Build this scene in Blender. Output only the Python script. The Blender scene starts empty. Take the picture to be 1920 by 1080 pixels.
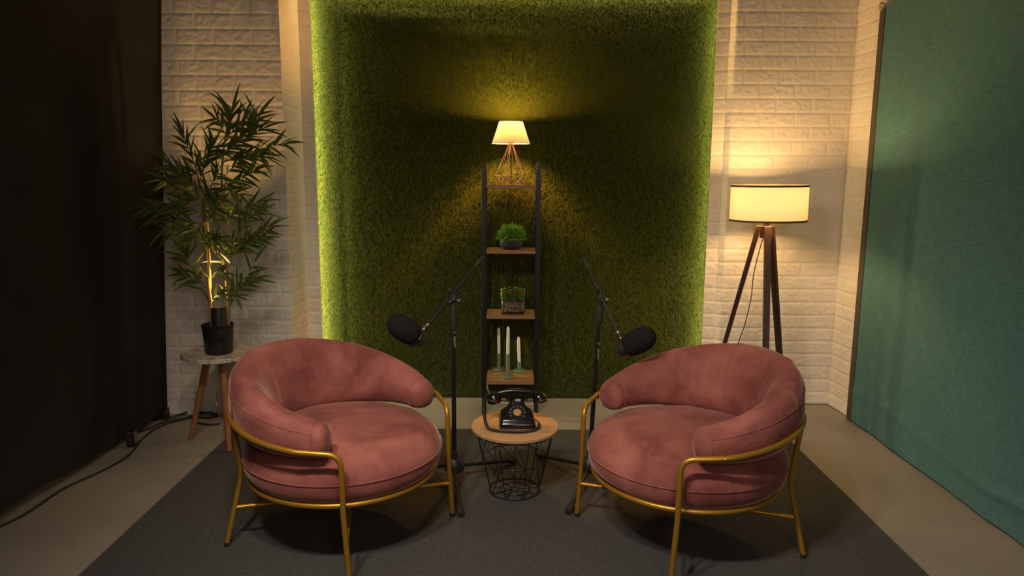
import bpy, math, random
import numpy as np
from mathutils import Vector, Matrix, Euler, noise as mnoise

PI = math.pi
R = math.radians
scene = bpy.context.scene
COL = scene.collection
rnd = random.Random(7)

# ------------------------------------------------------------------ camera
H = 1.35
F = 1350.0
PITCH = R(9.17)
ROLL = R(0.35)
cam_d = bpy.data.cameras.new('camera')
cam_d.sensor_width = 36.0
cam_d.lens = 36.0 * F / 1920.0
cam_d.clip_start = 0.05
cam = bpy.data.objects.new('camera', cam_d)
COL.objects.link(cam)
CAMROT = Euler((PI / 2 - PITCH, 0, 0)).to_matrix() @ Matrix.Rotation(ROLL, 3, 'Z')
cam.matrix_world = Matrix.Translation((0, 0, H)) @ CAMROT.to_4x4()
scene.camera = cam


def ray(px, py):
    return CAMROT @ Vector(((px - 960) / F, (540 - py) / F, -1.0))


def at(px, py, Y):
    d = ray(px, py)
    return Vector((0, 0, H)) + d * (Y / d.y)


def atz(px, py, z):
    d = ray(px, py)
    return Vector((0, 0, H)) + d * ((z - H) / d.z)


# ------------------------------------------------------------------ mesh helpers
class MB:
    def __init__(self):
        self.v = []
        self.f = []
        self.mi = []

    def add(self, verts, faces, m=0):
        o = len(self.v)
        self.v.extend([tuple(p) for p in verts])
        for f in faces:
            self.f.append(tuple(i + o for i in f))
            self.mi.append(m)
        return self

    def box(self, c, s, rot=None, m=0):
        c = Vector(c)
        vs = []
        for dz in (-.5, .5):
            for dy in (-.5, .5):
                for dx in (-.5, .5):
                    p = Vector((dx * s[0], dy * s[1], dz * s[2]))
                    if rot is not None:
                        p = rot @ p
                    vs.append(c + p)
        return self.add(vs, [(0, 2, 3, 1), (4, 5, 7, 6), (0, 1, 5, 4), (2, 6, 7, 3), (0, 4, 6, 2), (1, 3, 7, 5)], m)

    def loft(self, rings, cap=True, closed=False, m=0):
        n = len(rings[0])
        vs = [p for r in rings for p in r]
        fs = []
        k = len(rings)
        for i in range(k if closed else k - 1):
            a, b = i * n, ((i + 1) % k) * n
            for j in range(n):
                j2 = (j + 1) % n
                fs.append((a + j, a + j2, b + j2, b + j))
        if cap and not closed:
            fs.append(tuple(range(n - 1, -1, -1)))
            fs.append(tuple((k - 1) * n + j for j in range(n)))
        return self.add(vs, fs, m)

    def tube(self, pts, r, n=10, closed=False, m=0, cap=True):
        pts = [Vector(p) for p in pts]
        k = len(pts)
        rs = list(r) if isinstance(r, (list, tuple)) else [r] * k
        tang = []
        for i in range(k):
            if closed:
                t = pts[(i + 1) % k] - pts[i - 1]
            else:
                t = pts[min(i + 1, k - 1)] - pts[max(i - 1, 0)]
            tang.append(t.normalized() if t.length > 1e-9 else Vector((0, 0, 1)))
        up = Vector((0, 0, 1)) if abs(tang[0].z) < .9 else Vector((1, 0, 0))
        nrm = (up - tang[0] * up.dot(tang[0])).normalized()
        rings = []
        for i in range(k):
            nrm = nrm - tang[i] * nrm.dot(tang[i])
            nrm.normalize()
            b = tang[i].cross(nrm)
            rings.append([pts[i] + (nrm * math.cos(2 * PI * j / n) + b * math.sin(2 * PI * j / n)) * rs[i] for j in range(n)])
        return self.loft(rings, cap=cap, closed=closed, m=m)

    def lathe(self, prof, n=32, mat=None, m=0, c=(0, 0, 0)):
        """profile of (r, z); r == 0 ends become poles"""
        c = Vector(c)
        vs, fs, idx = [], [], []
        for r, z in prof:
            if r < 1e-7:
                idx.append([len(vs)])
                vs.append(Vector((0, 0, z)))
            else:
                idx.append(list(range(len(vs), len(vs) + n)))
                for j in range(n):
                    a = 2 * PI * j / n
                    vs.append(Vector((r * math.cos(a), r * math.sin(a), z)))
        for i in range(len(idx) - 1):
            A, B = idx[i], idx[i + 1]
            for j in range(n):
                j2 = (j + 1) % n
                if len(A) == 1 and len(B) == 1:
                    continue
                if len(A) == 1:
                    fs.append((A[0], B[j], B[j2]))
                elif len(B) == 1:
                    fs.append((A[j], A[j2], B[0]))
                else:
                    fs.append((A[j], A[j2], B[j2], B[j]))
        if mat is not None:
            vs = [mat @ p for p in vs]
        return self.add([p + c for p in vs], fs, m)


def cr(pts, sub=8, closed=False):
    """Catmull-Rom through points"""
    P = [Vector(p) for p in pts]
    n = len(P)
    out = []
    rng = n if closed else n - 1
    for i in range(rng):
        if closed:
            p0, p1, p2, p3 = P[i - 1], P[i], P[(i + 1) % n], P[(i + 2) % n]
        else:
            p0, p1, p2, p3 = P[max(i - 1, 0)], P[i], P[i + 1], P[min(i + 2, n - 1)]
        for s in range(sub):
            t = s / sub
            out.append(0.5 * ((2 * p1) + (p2 - p0) * t + (2 * p0 - 5 * p1 + 4 * p2 - p3) * t * t + (3 * p1 - p0 - 3 * p2 + p3) * t ** 3))
    if not closed:
        out.append(P[-1])
    return out


def fillet(pts, rad, sub=6):
    P = [Vector(p) for p in pts]
    out = [P[0]]
    for i in range(1, len(P) - 1):
        a, b, c = P[i - 1], P[i], P[i + 1]
        d1, d2 = (a - b), (c - b)
        l = min(rad, d1.length * .49, d2.length * .49)
        s, e = b + d1.normalized() * l, b + d2.normalized() * l
        for k in range(sub + 1):
            t = k / sub
            out.append(s * (1 - t) ** 2 + b * 2 * t * (1 - t) + e * t * t)
    out.append(P[-1])
    return out


def axis_mat(d, origin=(0, 0, 0)):
    """matrix taking local z to direction d"""
    q = Vector(d).normalized().to_track_quat('Z', 'Y')
    return Matrix.Translation(Vector(origin)) @ q.to_matrix().to_4x4()


def obj(name, mb, mats, parent=None, smooth=35, bevel=0, world=False, subsurf=0):
    me = bpy.data.meshes.new(name)
    v = mb.v
    if world and parent is not None:
        o = Vector((0, 0, 0))
        p = parent
        while p is not None:
            o = o + p.location
            p = p.parent
        v = [(a[0] - o.x, a[1] - o.y, a[2] - o.z) for a in v]
    me.from_pydata(v, [], mb.f)
    if not isinstance(mats, (list, tuple)):
        mats = [mats]
    for m in mats:
        me.materials.append(m)
    if len(mats) > 1:
        me.polygons.foreach_set('material_index', mb.mi)
    if smooth:
        me.polygons.foreach_set('use_smooth', [True] * len(me.polygons))
        me.set_sharp_from_angle(angle=R(smooth))
    me.update()
    ob = bpy.data.objects.new(name, me)
    COL.objects.link(ob)
    if parent is not None:
        ob.parent = parent
    if bevel:
        b = ob.modifiers.new('bevel', 'BEVEL')
        b.width = bevel
        b.segments = 2
        b.limit_method = 'ANGLE'
        b.angle_limit = R(40)
    if subsurf:
        s = ob.modifiers.new('sub', 'SUBSURF')
        s.levels = s.render_levels = subsurf
    return ob


def tag(o, label, cat, group=None, kind=None):
    o['label'] = label
    o['category'] = cat
    if group:
        o['group'] = group
    if kind:
        o['kind'] = kind
    return o


def thing(name, label, cat, loc=(0, 0, 0), rotz=0, group=None, kind=None):
    o = bpy.data.objects.new(name, None)
    o.empty_display_size = .1
    COL.objects.link(o)
    o.location = loc
    o.rotation_euler = (0, 0, rotz)
    return tag(o, label, cat, group, kind)


def struct(name, mb, mat, **kw):
    o = obj(name, mb, mat, **kw)
    o['kind'] = 'structure'
    return o


def light(name, kind, loc, energy, color, parent=None, **kw):
    d = bpy.data.lights.new(name, kind)
    d.energy = energy
    d.color = color
    for k, v in kw.items():
        setattr(d, k, v)
    o = bpy.data.objects.new(name, d)
    COL.objects.link(o)
    o.location = loc
    if parent is not None:
        o.parent = parent
    return o


def text_obj(name, body, size, mat, parent, M, extrude=.0002):
    cu = bpy.data.curves.new(name, 'FONT')
    cu.body = body
    cu.size = size
    cu.align_x = 'CENTER'
    cu.align_y = 'CENTER'
    cu.extrude = extrude
    cu.materials.append(mat)
    o = bpy.data.objects.new(name + '_text', cu)
    COL.objects.link(o)
    bpy.context.view_layer.update()
    me = bpy.data.meshes.new_from_object(o.evaluated_get(bpy.context.evaluated_depsgraph_get()))
    bpy.data.objects.remove(o)
    o = bpy.data.objects.new(name, me)
    COL.objects.link(o)
    o.parent = parent
    o.matrix_local = M
    return o


# ------------------------------------------------------------------ materials
def mat(name, color, rough=.6, metal=0, spec=.5, **kw):
    m = bpy.data.materials.new(name)
    m.use_nodes = True
    b = m.node_tree.nodes['Principled BSDF']
    b.inputs['Base Color'].default_value = (*color, 1)
    b.inputs['Roughness'].default_value = rough
    b.inputs['Metallic'].default_value = metal
    b.inputs['Specular IOR Level'].default_value = spec
    for k, v in kw.items():
        b.inputs[k].default_value = v
    return m


def N(m, typ, **kw):
    n = m.node_tree.nodes.new(typ)
    for k, v in kw.items():
        if k in n.inputs:
            n.inputs[k].default_value = v
        else:
            setattr(n, k, v)
    return n


def L(m, a, b):
    m.node_tree.links.new(a, b)


def noise_color(m, c1, c2, scale=8, detail=5, lo=.35, hi=.65, stretch=(1, 1, 1), rough=.55, distortion=0, coord='Object'):
    b = m.node_tree.nodes['Principled BSDF']
    tc = N(m, 'ShaderNodeTexCoord')
    mp = N(m, 'ShaderNodeMapping')
    mp.inputs['Scale'].default_value = stretch
    L(m, tc.outputs[coord], mp.inputs[0])
    nz = N(m, 'ShaderNodeTexNoise')
    nz.inputs['Scale'].default_value = scale
    nz.inputs['Detail'].default_value = detail
    nz.inputs['Roughness'].default_value = rough
    nz.inputs['Distortion'].default_value = distortion
    L(m, mp.outputs[0], nz.inputs['Vector'])
    rp = N(m, 'ShaderNodeValToRGB')
    rp.color_ramp.elements[0].position = lo
    rp.color_ramp.elements[0].color = (*c1, 1)
    rp.color_ramp.elements[1].position = hi
    rp.color_ramp.elements[1].color = (*c2, 1)
    L(m, nz.outputs['Fac'], rp.inputs[0])
    L(m, rp.outputs[0], b.inputs['Base Color'])
    return nz, rp, mp


def bump(m, height, strength=.2, dist=.01):
    bp = N(m, 'ShaderNodeBump')
    bp.inputs['Strength'].default_value = strength
    bp.inputs['Distance'].default_value = dist
    L(m, height, bp.inputs['Height'])
    L(m, bp.outputs[0], m.node_tree.nodes['Principled BSDF'].inputs['Normal'])


def bump_noise(m, scale, strength, dist=.004, detail=3, stretch=(1, 1, 1)):
    tc = N(m, 'ShaderNodeTexCoord')
    mp = N(m, 'ShaderNodeMapping')
    mp.inputs['Scale'].default_value = stretch
    L(m, tc.outputs['Object'], mp.inputs[0])
    nz = N(m, 'ShaderNodeTexNoise')
    nz.inputs['Scale'].default_value = scale
    nz.inputs['Detail'].default_value = detail
    L(m, mp.outputs[0], nz.inputs['Vector'])
    bump(m, nz.outputs['Fac'], strength, dist)


MT = {}
# velvet: nap brushed in patches
m = mat('rose_velvet', (.4, .14, .13), .75, spec=.15)
noise_color(m, (.165, .048, .045), (.37, .138, .118), scale=4.2, detail=8, lo=.36, hi=.64, rough=.62, distortion=.35)
b = m.node_tree.nodes['Principled BSDF']
b.inputs['Sheen Weight'].default_value = .45
b.inputs['Sheen Roughness'].default_value = .35
b.inputs['Sheen Tint'].default_value = (1, .66, .60, 1)
bump_noise(m, 14, .25, .006, 3)
MT['velvet'] = m
MT['gold'] = mat('gold_paint', (.46, .25, .03), .38, .6)
MT['black_metal'] = mat('black_metal', (.012, .012, .014), .42, .3)
MT['black_plastic'] = mat('black_plastic', (.014, .014, .016), .48)
MT['rubber'] = mat('black_rubber', (.015, .015, .015), .7)
MT['bakelite'] = mat('black_bakelite', (.008, .008, .009), .18, spec=.55)
MT['steel'] = mat('bright_steel', (.6, .56, .5), .25, 1)
MT['brass'] = mat('brass', (.75, .5, .18), .28, 1)
MT['copper'] = mat('copper_wire', (.62, .38, .24), .34, .7)
m = mat('mic_foam', (.014, .014, .015), .95, spec=.1)
bump_noise(m, 260, .8, .004, 2)
MT['foam'] = m
MT['white_ink'] = mat('white_ink', (.45, .43, .4), .6)
MT['dim_ink'] = mat('dim_gilt_ink', (.16, .11, .05), .5)

m = mat('oak', (.3, .17, .08), .5)
noise_color(m, (.23, .115, .046), (.34, .185, .083), scale=7, detail=6, lo=.3, hi=.7, stretch=(1.0, 9, 9), distortion=.6)
MT['oak'] = m
m = mat('pale_oak', (.5, .32, .16), .45)
noise_color(m, (.37, .225, .11), (.49, .315, .165), scale=5, detail=6, lo=.3, hi=.7, stretch=(1.2, 10, 10), distortion=.7)
MT['pale_oak'] = m
m = mat('walnut', (.1, .035, .018), .4)
noise_color(m, (.030, .011, .006), (.065, .024, .012), scale=10, detail=5, stretch=(8, 8, 1))
MT['walnut'] = m
m = mat('beech_leg', (.36, .14, .06), .45)
noise_color(m, (.28, .105, .045), (.37, .15, .066), scale=10, detail=5, stretch=(10, 10, 1))
MT['beech'] = m
m = mat('marble', (.6, .55, .5), .3)
noise_color(m, (.16, .13, .11), (.58, .53, .46), scale=9, detail=9, lo=.36, hi=.52, rough=.7, distortion=1.8)
MT['marble'] = m

m = mat('brick_foam', (.72, .66, .57), .55)
noise_color(m, (.77, .725, .66), (.87, .83, .765), scale=3, detail=4)
bump_noise(m, 60, .35, .004, 5)
MT['brick'] = m
MT['plaster'] = mat('painted_plaster', (.55, .5, .43), .8)
MT['dark_wall'] = mat('studio_wall', (.16, .15, .14), .85)
m = mat('painted_concrete', (.4, .36, .3), .5)
noise_color(m, (.235, .215, .19), (.30, .277, .243), scale=2.2, detail=7, lo=.3, hi=.7)
tc = N(m, 'ShaderNodeTexCoord')
nz = N(m, 'ShaderNodeTexNoise', Scale=38.0, Detail=6.0)
L(m, tc.outputs['Object'], nz.inputs['Vector'])
rp = N(m, 'ShaderNodeValToRGB')
rp.color_ramp.elements[0].position = .60
rp.color_ramp.elements[1].position = .68
L(m, nz.outputs['Fac'], rp.inputs[0])
bump(m, rp.outputs[0], .35, .002)
MT['floor'] = m
m = mat('carpet_pile', (.05, .046, .042), .95, spec=.1)
noise_color(m, (.042, .043, .045), (.089, .090, .092), scale=240, detail=4, lo=.35, hi=.65)
bump_noise(m, 320, .7, .003, 3)
MT['carpet'] = m
MT['binding'] = mat('carpet_binding', (.20, .17, .13), .9, spec=.1)

# teal weave
m = mat('teal_weave', (.02, .16, .14), .85, spec=.15)
tc = N(m, 'ShaderNodeTexCoord')
cols = []
for sc_ in ((1, 6, 270), (1, 270, 6)):
    mp = N(m, 'ShaderNodeMapping')
    mp.inputs['Scale'].default_value = sc_
    L(m, tc.outputs['Object'], mp.inputs[0])
    nz = N(m, 'ShaderNodeTexNoise', Scale=2.0, Detail=3.0)
    L(m, mp.outputs[0], nz.inputs['Vector'])
    cols.append(nz)
ad = N(m, 'ShaderNodeMath', operation='ADD')
L(m, cols[0].outputs['Fac'], ad.inputs[0])
L(m, cols[1].outputs['Fac'], ad.inputs[1])
rp = N(m, 'ShaderNodeValToRGB')
rp.color_ramp.elements[0].position = .41
rp.color_ramp.elements[0].color = (.060, .150, .165, 1)
rp.color_ramp.elements[1].position = .59
rp.color_ramp.elements[1].color = (.108, .255, .285, 1)
hf = N(m, 'ShaderNodeMath', operation='MULTIPLY')
hf.inputs[1].default_value = .5
L(m, ad.outputs[0], hf.inputs[0])
L(m, hf.outputs[0], rp.inputs[0])
L(m, rp.outputs[0], m.node_tree.nodes['Principled BSDF'].inputs['Base Color'])
bump(m, hf.outputs[0], .4, .002)
MT['teal'] = m
m = mat('black_cloth', (.010, .009, .0095), .95, spec=.08)
noise_color(m, (.023, .022, .022), (.031, .029, .029), scale=3, detail=4)
MT['black_cloth'] = m
MT['frame_grey'] = mat('weathered_frame', (.065, .057, .046), .7)

# grass blades: hue per blade from an attribute
m = mat('turf_blades', (.1, .2, .02), .55, spec=.3)
at_n = N(m, 'ShaderNodeAttribute')
at_n.attribute_name = 'tint'
rp = N(m, 'ShaderNodeValToRGB')
rp.color_ramp.elements[0].position = 0
rp.color_ramp.elements[0].color = (.034, .052, .005, 1)
rp.color_ramp.elements[1].position = 1
rp.color_ramp.elements[1].color = (.165, .160, .020, 1)
e = rp.color_ramp.elements.new(.6)
e.color = (.078, .104, .010, 1)
L(m, at_n.outputs['Fac'], rp.inputs[0])
L(m, rp.outputs[0], m.node_tree.nodes['Principled BSDF'].inputs['Base Color'])
MT['turf'] = m
MT['turf_back'] = mat('turf_backing', (.02, .035, .008), .95, spec=.05)

def leafmat(name, c1, c2, trans=.25):
    m = mat(name, c1, .42, spec=.4)
    noise_color(m, c1, c2, scale=14, detail=2)
    nt = m.node_tree
    b = nt.nodes['Principled BSDF']
    tr = nt.nodes.new('ShaderNodeBsdfTranslucent')
    tr.inputs[0].default_value = (*[min(1, x * 1.6) for x in c2], 1)
    mx = nt.nodes.new('ShaderNodeMixShader')
    mx.inputs[0].default_value = trans
    out = nt.nodes['Material Output']
    nt.links.new(b.outputs[0], mx.inputs[1])
    nt.links.new(tr.outputs[0], mx.inputs[2])
    nt.links.new(mx.outputs[0], out.inputs[0])
    return m


MT['bamboo_leaf'] = leafmat('bamboo_leaf', (.046, .085, .016), (.105, .140, .024))
MT['herb_leaf'] = leafmat('herb_leaf', (.11, .29, .025), (.21, .42, .045), .2)
MT['succulent'] = leafmat('succulent_leaf', (.09, .17, .03), (.24, .25, .03), .15)
m = mat('bamboo_cane', (.36, .22, .08), .4)
noise_color(m, (.22, .125, .045), (.42, .26, .10), scale=12, detail=4, stretch=(4, 4, 1))
MT['cane'] = m
MT['twig'] = mat('green_twig', (.10, .10, .03), .6)
MT['pot_black'] = mat('plastic_pot', (.010, .010, .011), .38)
m = mat('pot_matte', (.022, .021, .022), .7)
MT['pot_matte'] = m
m = mat('pebble_soil', (.08, .05, .045), .9)
noise_color(m, (.05, .034, .03), (.26, .17, .15), scale=70, detail=2, lo=.4, hi=.6)
MT['soil'] = m
m = bpy.data.materials.new('clear_glass')
m.use_nodes = True
nt = m.node_tree
nt.nodes.clear()
_o = nt.nodes.new('ShaderNodeOutputMaterial')
_t = nt.nodes.new('ShaderNodeBsdfTransparent')
_t.inputs[0].default_value = (.93, .97, .94, 1)
_g = nt.nodes.new('ShaderNodeBsdfGlossy')
_g.inputs['Roughness'].default_value = .04
_w = nt.nodes.new('ShaderNodeFresnel')
_w.inputs[0].default_value = 1.5
_m = nt.nodes.new('ShaderNodeMixShader')
nt.links.new(_w.outputs[0], _m.inputs[0])
nt.links.new(_t.outputs[0], _m.inputs[1])
nt.links.new(_g.outputs[0], _m.inputs[2])
nt.links.new(_m.outputs[0], _o.inputs[0])
MT['glass'] = m
MT['candle'] = mat('candle_wax', (.82, .78, .74), .45)
MT['candle'].node_tree.nodes['Principled BSDF'].inputs['Subsurface Weight'].default_value = .1
MT['green_ceramic'] = mat('sage_ceramic', (.125, .18, .095), .5)
MT['wick'] = mat('wick', (.05, .045, .04), .9)
MT['white_cable'] = mat('white_cable', (.50, .45, .36), .5)
MT['cable'] = mat('black_cable', (.012, .013, .012), .5)


def shade_mat(name, c, trans, lining=1.0):
    m = bpy.data.materials.new(name)
    m.use_nodes = True
    nt = m.node_tree
    nt.nodes.clear()
    out = nt.nodes.new('ShaderNodeOutputMaterial')
    d = nt.nodes.new('ShaderNodeBsdfDiffuse')
    t = nt.nodes.new('ShaderNodeBsdfTranslucent')
    mx = nt.nodes.new('ShaderNodeMixShader')
    tc = nt.nodes.new('ShaderNodeTexCoord')
    nz = nt.nodes.new('ShaderNodeTexNoise')
    nz.inputs['Scale'].default_value = 60
    nz.inputs['Detail'].default_value = 3
    nt.links.new(tc.outputs['Object'], nz.inputs['Vector'])
    rp = nt.nodes.new('ShaderNodeValToRGB')
    rp.color_ramp.elements[0].color = (*[x * .9 for x in c], 1)
    rp.color_ramp.elements[1].color = (*c, 1)
    nt.links.new(nz.outputs['Fac'], rp.inputs[0])
    if lining == 1.0:
        nt.links.new(rp.outputs[0], d.inputs[0])
    else:
        d.inputs[0].default_value = (*[x * lining for x in c], 1)
    nt.links.new(rp.outputs[0], t.inputs[0])
    mx.inputs[0].default_value = trans
    nt.links.new(d.outputs[0], mx.inputs[1])
    nt.links.new(t.outputs[0], mx.inputs[2])
    nt.links.new(mx.outputs[0], out.inputs[0])
    return m


MT['shade_linen'] = shade_mat('linen_shade', (.88, .82, .60), .155)
MT['shade_white'] = shade_mat('white_shade', (.90, .86, .80), .030, .45)
MT['shade_trim'] = mat('shade_trim', (.10, .075, .045), .7)


def emis(name, c, s):
    m = mat(name, c, .5)
    b = m.node_tree.nodes['Principled BSDF']
    b.inputs['Emission Color'].default_value = (*c, 1)
    b.inputs['Emission Strength'].default_value = s
    return m


# ------------------------------------------------------------------ light levels (fixtures of the place, plus an added soft fill)
KEY_W = 105
FILL_W = 19
KEY_CONE = 95
FLOOR_LAMP_W = 36
TABLE_LAMP_W = 150.0
SPOT_W = 30
LED_L, LED_R, LED_T = 270, 100, 45
WARM = (1.0, .57, .21)
YELLOW = (1.0, .43, .075)

# ------------------------------------------------------------------ the setting
YB = 4.14           # brick strips either side of the turf
YT = 4.195          # turf backing
XL, XR = -1.113, 1.117


def brick_strip(plan, z0, z1, shift=0.0, rowh=.0765, blen=.196, cell=.0052, amp=.0062, dz=0):
    """heightfield brick cladding along a plan polyline (list of (x, y)); facing side is to the right of travel"""
    segs = []
    s = 0
    us = []
    for i in range(len(plan) - 1):
        a, b2 = Vector(plan[i]), Vector(plan[i + 1])
        l = (b2 - a).length
        n = max(2, int(l / cell))
        d = (b2 - a) / l
        nm = Vector((d.y, -d.x))
        for k in range(n + (1 if i == len(plan) - 2 else 0)):
            t = k / n
            us.append((a + (b2 - a) * t, nm, s + l * t))
        s += l
    # soften normals at corners
    nu = len(us)
    nms = [u[1].copy() for u in us]
    for i in range(1, nu - 1):
        if (us[i][1] - us[i - 1][1]).length > .01:
            nms[i] = (us[i][1] + us[i - 1][1]).normalized()
    nz_ = int((z1 - z0) / cell)
    zs = [z0 + (z1 - z0) * k / nz_ for k in range(nz_ + 1)]
    verts = []
    for z in zs:
        row = math.floor((z - dz) / rowh)
        fz = (z - dz) / rowh - row
        ez = min(fz, 1 - fz) * rowh
        off = shift + (.5 * blen if row % 2 else 0) + .006 * math.sin(row * 2.3)
        for i in range(nu):
            p, _, u = us[i]
            q = (u + off) / blen
            cu = math.floor(q)
            fu = q - cu
            eu = min(fu, 1 - fu) * blen
            e_ = min(ez, eu)
            pill = min(1.0, e_ / .009)
            pill = pill * pill * (3 - 2 * pill)
            inner = max(0, min(1, (e_ - .010) / .006))
            seed = cu * 7.13 + row * 3.71
            rough_ = mnoise.noise((u * 34 + seed, z * 46 + seed, seed)) * .55 + mnoise.noise((u * 85, z * 110, seed)) * .3
            ridge = 1 - abs(mnoise.noise((u * 26 + seed * 2, z * 30, seed))) * 2
            h = amp * .62 * pill + inner * (amp * .75 * rough_ + amp * .40 * max(0, ridge - .4))
            q2 = p + nms[i] * h
            verts.append((q2.x, q2.y, z))
    faces = []
    for r in range(len(zs) - 1):
        for i in range(nu - 1):
            a = r * nu + i
            faces.append((a, a + 1, a + nu + 1, a + nu))
    mb = MB()
    mb.v = verts
    mb.f = faces
    mb.mi = [0] * len(faces)
    return mb


ZC = 2.75
wb = MB()
wb.box((0, YT + .18, ZC / 2), (4.9, .25, ZC))                      # solid wall behind all
wb.add([], [])
lft = brick_strip([(-2.28, 3.87), (-1.206, 3.87), (-1.186, YB), (XL - .002, YB)], .075, ZC, .05)
rgt = brick_strip([(XR + .002, YB), (1.19, YB), (1.215, 4.105), (1.872, 4.105), (1.895, 3.84), (2.3, 3.84)], .004, ZC, .03)
wb.add(lft.v, lft.f)
wb.add(rgt.v, rgt.f)
# plain foot of the left column, and the niche cheeks
wb.add([(-2.28, 3.866, 0), (-1.206, 3.866, 0), (-1.186, YB - .004, 0), (XL - .002, YB - .004, 0),
        (-2.28, 3.866, .078), (-1.206, 3.866, .078), (-1.186, YB - .004, .078), (XL - .002, YB - .004, .078)],
       [(0, 1, 5, 4), (1, 2, 6, 5), (2, 3, 7, 6)])
for x, sx in ((XL - .028, 1), (XR + .028, -1)):
    wb.add([(x, YB + .001, 0), (x, YT + .06, 0), (x, YT + .06, ZC), (x, YB + .001, ZC)], [(0, 1, 2, 3)])
    wb.box((x + sx * .013, YB + .001, ZC / 2), (.026, .004, ZC))
wb.box((0, YT - .02, (2.352 + ZC) / 2), (2.3, .09, ZC - 2.352))
wb.box((0, YB + .002, 2.50), (2.24, .006, .33))
struct('wall_back', wb, MT['brick'], smooth=50)
fb = MB()
fb.box((0, 1.5, -.05), (5.2, 6.2, .1))
struct('floor', fb, MT['floor'])
fb = MB()
fb.box((0, 1.5, ZC + .05), (5.2, 6.2, .1))
struct('ceiling', fb, MT['dark_wall'])
fb = MB()
fb.box((-2.40, 1.5, ZC / 2), (.1, 6.2, ZC))
struct('wall_left', fb, MT['dark_wall'])
fb = MB()
fb.box((2.42, 1.5, ZC / 2), (.1, 6.2, ZC))
struct('wall_right', fb, MT['plaster'])
fb = MB()
fb.box((0, -1.45, ZC / 2), (5.2, .1, ZC))
struct('wall_front', fb, MT['dark_wall'])

# ------------------------------------------------------------------ carpet
cx0, cx1, cy0, cy1 = -1.455, 1.43, .35, 3.645
cp = thing('carpet', 'dark grey low pile carpet under both armchairs', 'carpet', ((cx0 + cx1) / 2, (cy0 + cy1) / 2, 0))
mb = MB()
mb.box((0, 0, .0035), (cx1 - cx0 - .02, cy1 - cy0 - .02, .007))
obj('pile', mb, MT['carpet'], cp)
mb = MB()
w2, h2 = (cx1 - cx0) / 2, (cy1 - cy0) / 2
for sx in (-1, 1):
    mb.tube([(sx * (w2 - .006), -h2 + i * (2 * h2) / 40, .0033) for i in range(41)], .0036, 6)
for sy in (-1, 1):
    mb.tube([(-w2 + i * (2 * w2) / 40, sy * (h2 - .006), .0033) for i in range(41)], .0036, 6)
obj('edge_binding', mb, MT['binding'], cp)
CARPET_Z = .007

# ------------------------------------------------------------------ turf panel
ZT0, ZT1 = .006, 2.30
turf = thing('grass_wall_panel', 'tall artificial grass panel covering the middle of the back wall', 'grass panel', (0, YT, 0))
mb = MB()
mb.box(((XL + XR) / 2, .02, (ZT0 + ZT1) / 2), (XR - XL + .046, .03, ZT1 - ZT0))
obj('backing', mb, MT['turf_back'], turf)
rg = np.random.default_rng(5)
NB = 210000
bx_ = rg.uniform(XL - .018, XR + .018, NB)
bz_ = rg.uniform(ZT0 + .012, ZT1, NB)


def lf(x, z):
    """slow unevenness of the mat; a sag near its top left"""
    s = .006 * np.sin(x * 3.1 + 1.2 * np.sin(z * 2.3)) + .005 * np.sin(z * 4.7 + x * 1.7)
    fold = .022 * np.exp(-((z - 2.215 + .05 * (x + .6)) / .028) ** 2) * np.exp(-((x + .62) / .34) ** 2)
    fold += .012 * np.exp(-((z - 2.13 + .02 * x) / .03) ** 2) * np.exp(-((x + .25) / .4) ** 2)
    seam = -.010 * np.exp(-((x + .985) / .02) ** 2)
    return s * .35 + fold + seam


off = lf(bx_, bz_)
ln = rg.uniform(.016, .030, NB)
ang = rg.normal(0, .75, NB)              # swing left / right
droop = rg.uniform(.25, 1.15, NB)
clump = np.sin(bx_ * 61 + 3 * np.sin(bz_ * 37)) * np.sin(bz_ * 53 + 2 * np.sin(bx_ * 41))
ang = ang + clump * .45
wd = rg.uniform(.0011, .0021, NB)
dirx = np.sin(ang) * .7
diry = -np.ones(NB) * rg.uniform(.55, 1.0, NB)
dirz = -droop * .85 + .12
nl = np.sqrt(dirx ** 2 + diry ** 2 + dirz ** 2)
dirx, diry, dirz = dirx / nl, diry / nl, dirz / nl
# width axis: perpendicular to the blade, random about it
tw = rg.uniform(-1.0, 1.0, NB)
wx, wy, wz = np.cos(tw), np.sin(tw) * .6, np.sin(tw) * .5
root = np.stack([bx_, .004 - off, bz_], 1)
D = np.stack([dirx, diry, dirz], 1)
W = np.stack([wx, wy, wz], 1)
Lh = ln[:, None]
mid = root + D * Lh * .55
tip = mid + (D + np.stack([ang * .12, np.zeros(NB), -.55 * np.ones(NB)], 1)) * Lh * .5
tip[:, 0] = np.clip(tip[:, 0], XL - .020, XR + .020)
mid[:, 0] = np.clip(mid[:, 0], XL - .020, XR + .020)
tip[:, 2] = np.maximum(tip[:, 2], .003)
wh = wd[:, None] * .5
V = np.empty((NB, 5, 3))
V[:, 0] = root - W * wh
V[:, 1] = root + W * wh
V[:, 2] = mid - W * wh
V[:, 3] = mid + W * wh
V[:, 4] = tip
me = bpy.data.meshes.new('grass_pile')
me.vertices.add(NB * 5)
me.vertices.foreach_set('co', V.reshape(-1))
idx = np.arange(NB)[:, None] * 5
loops = np.concatenate([idx + np.array([[0, 1, 3, 2]]), idx + np.array([[2, 3, 4]])], 1).reshape(-1)
me.loops.add(NB * 7)
me.loops.foreach_set('vertex_index', loops.astype(np.int32))
me.polygons.add(NB * 2)
st = np.empty((NB, 2), dtype=np.int32)
st[:, 0] = np.arange(NB) * 7
st[:, 1] = st[:, 0] + 4
me.polygons.foreach_set('loop_start', st.reshape(-1))
me.update(calc_edges=True)
me.validate()
a_ = me.attributes.new('tint', 'FLOAT', 'POINT')
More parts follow.
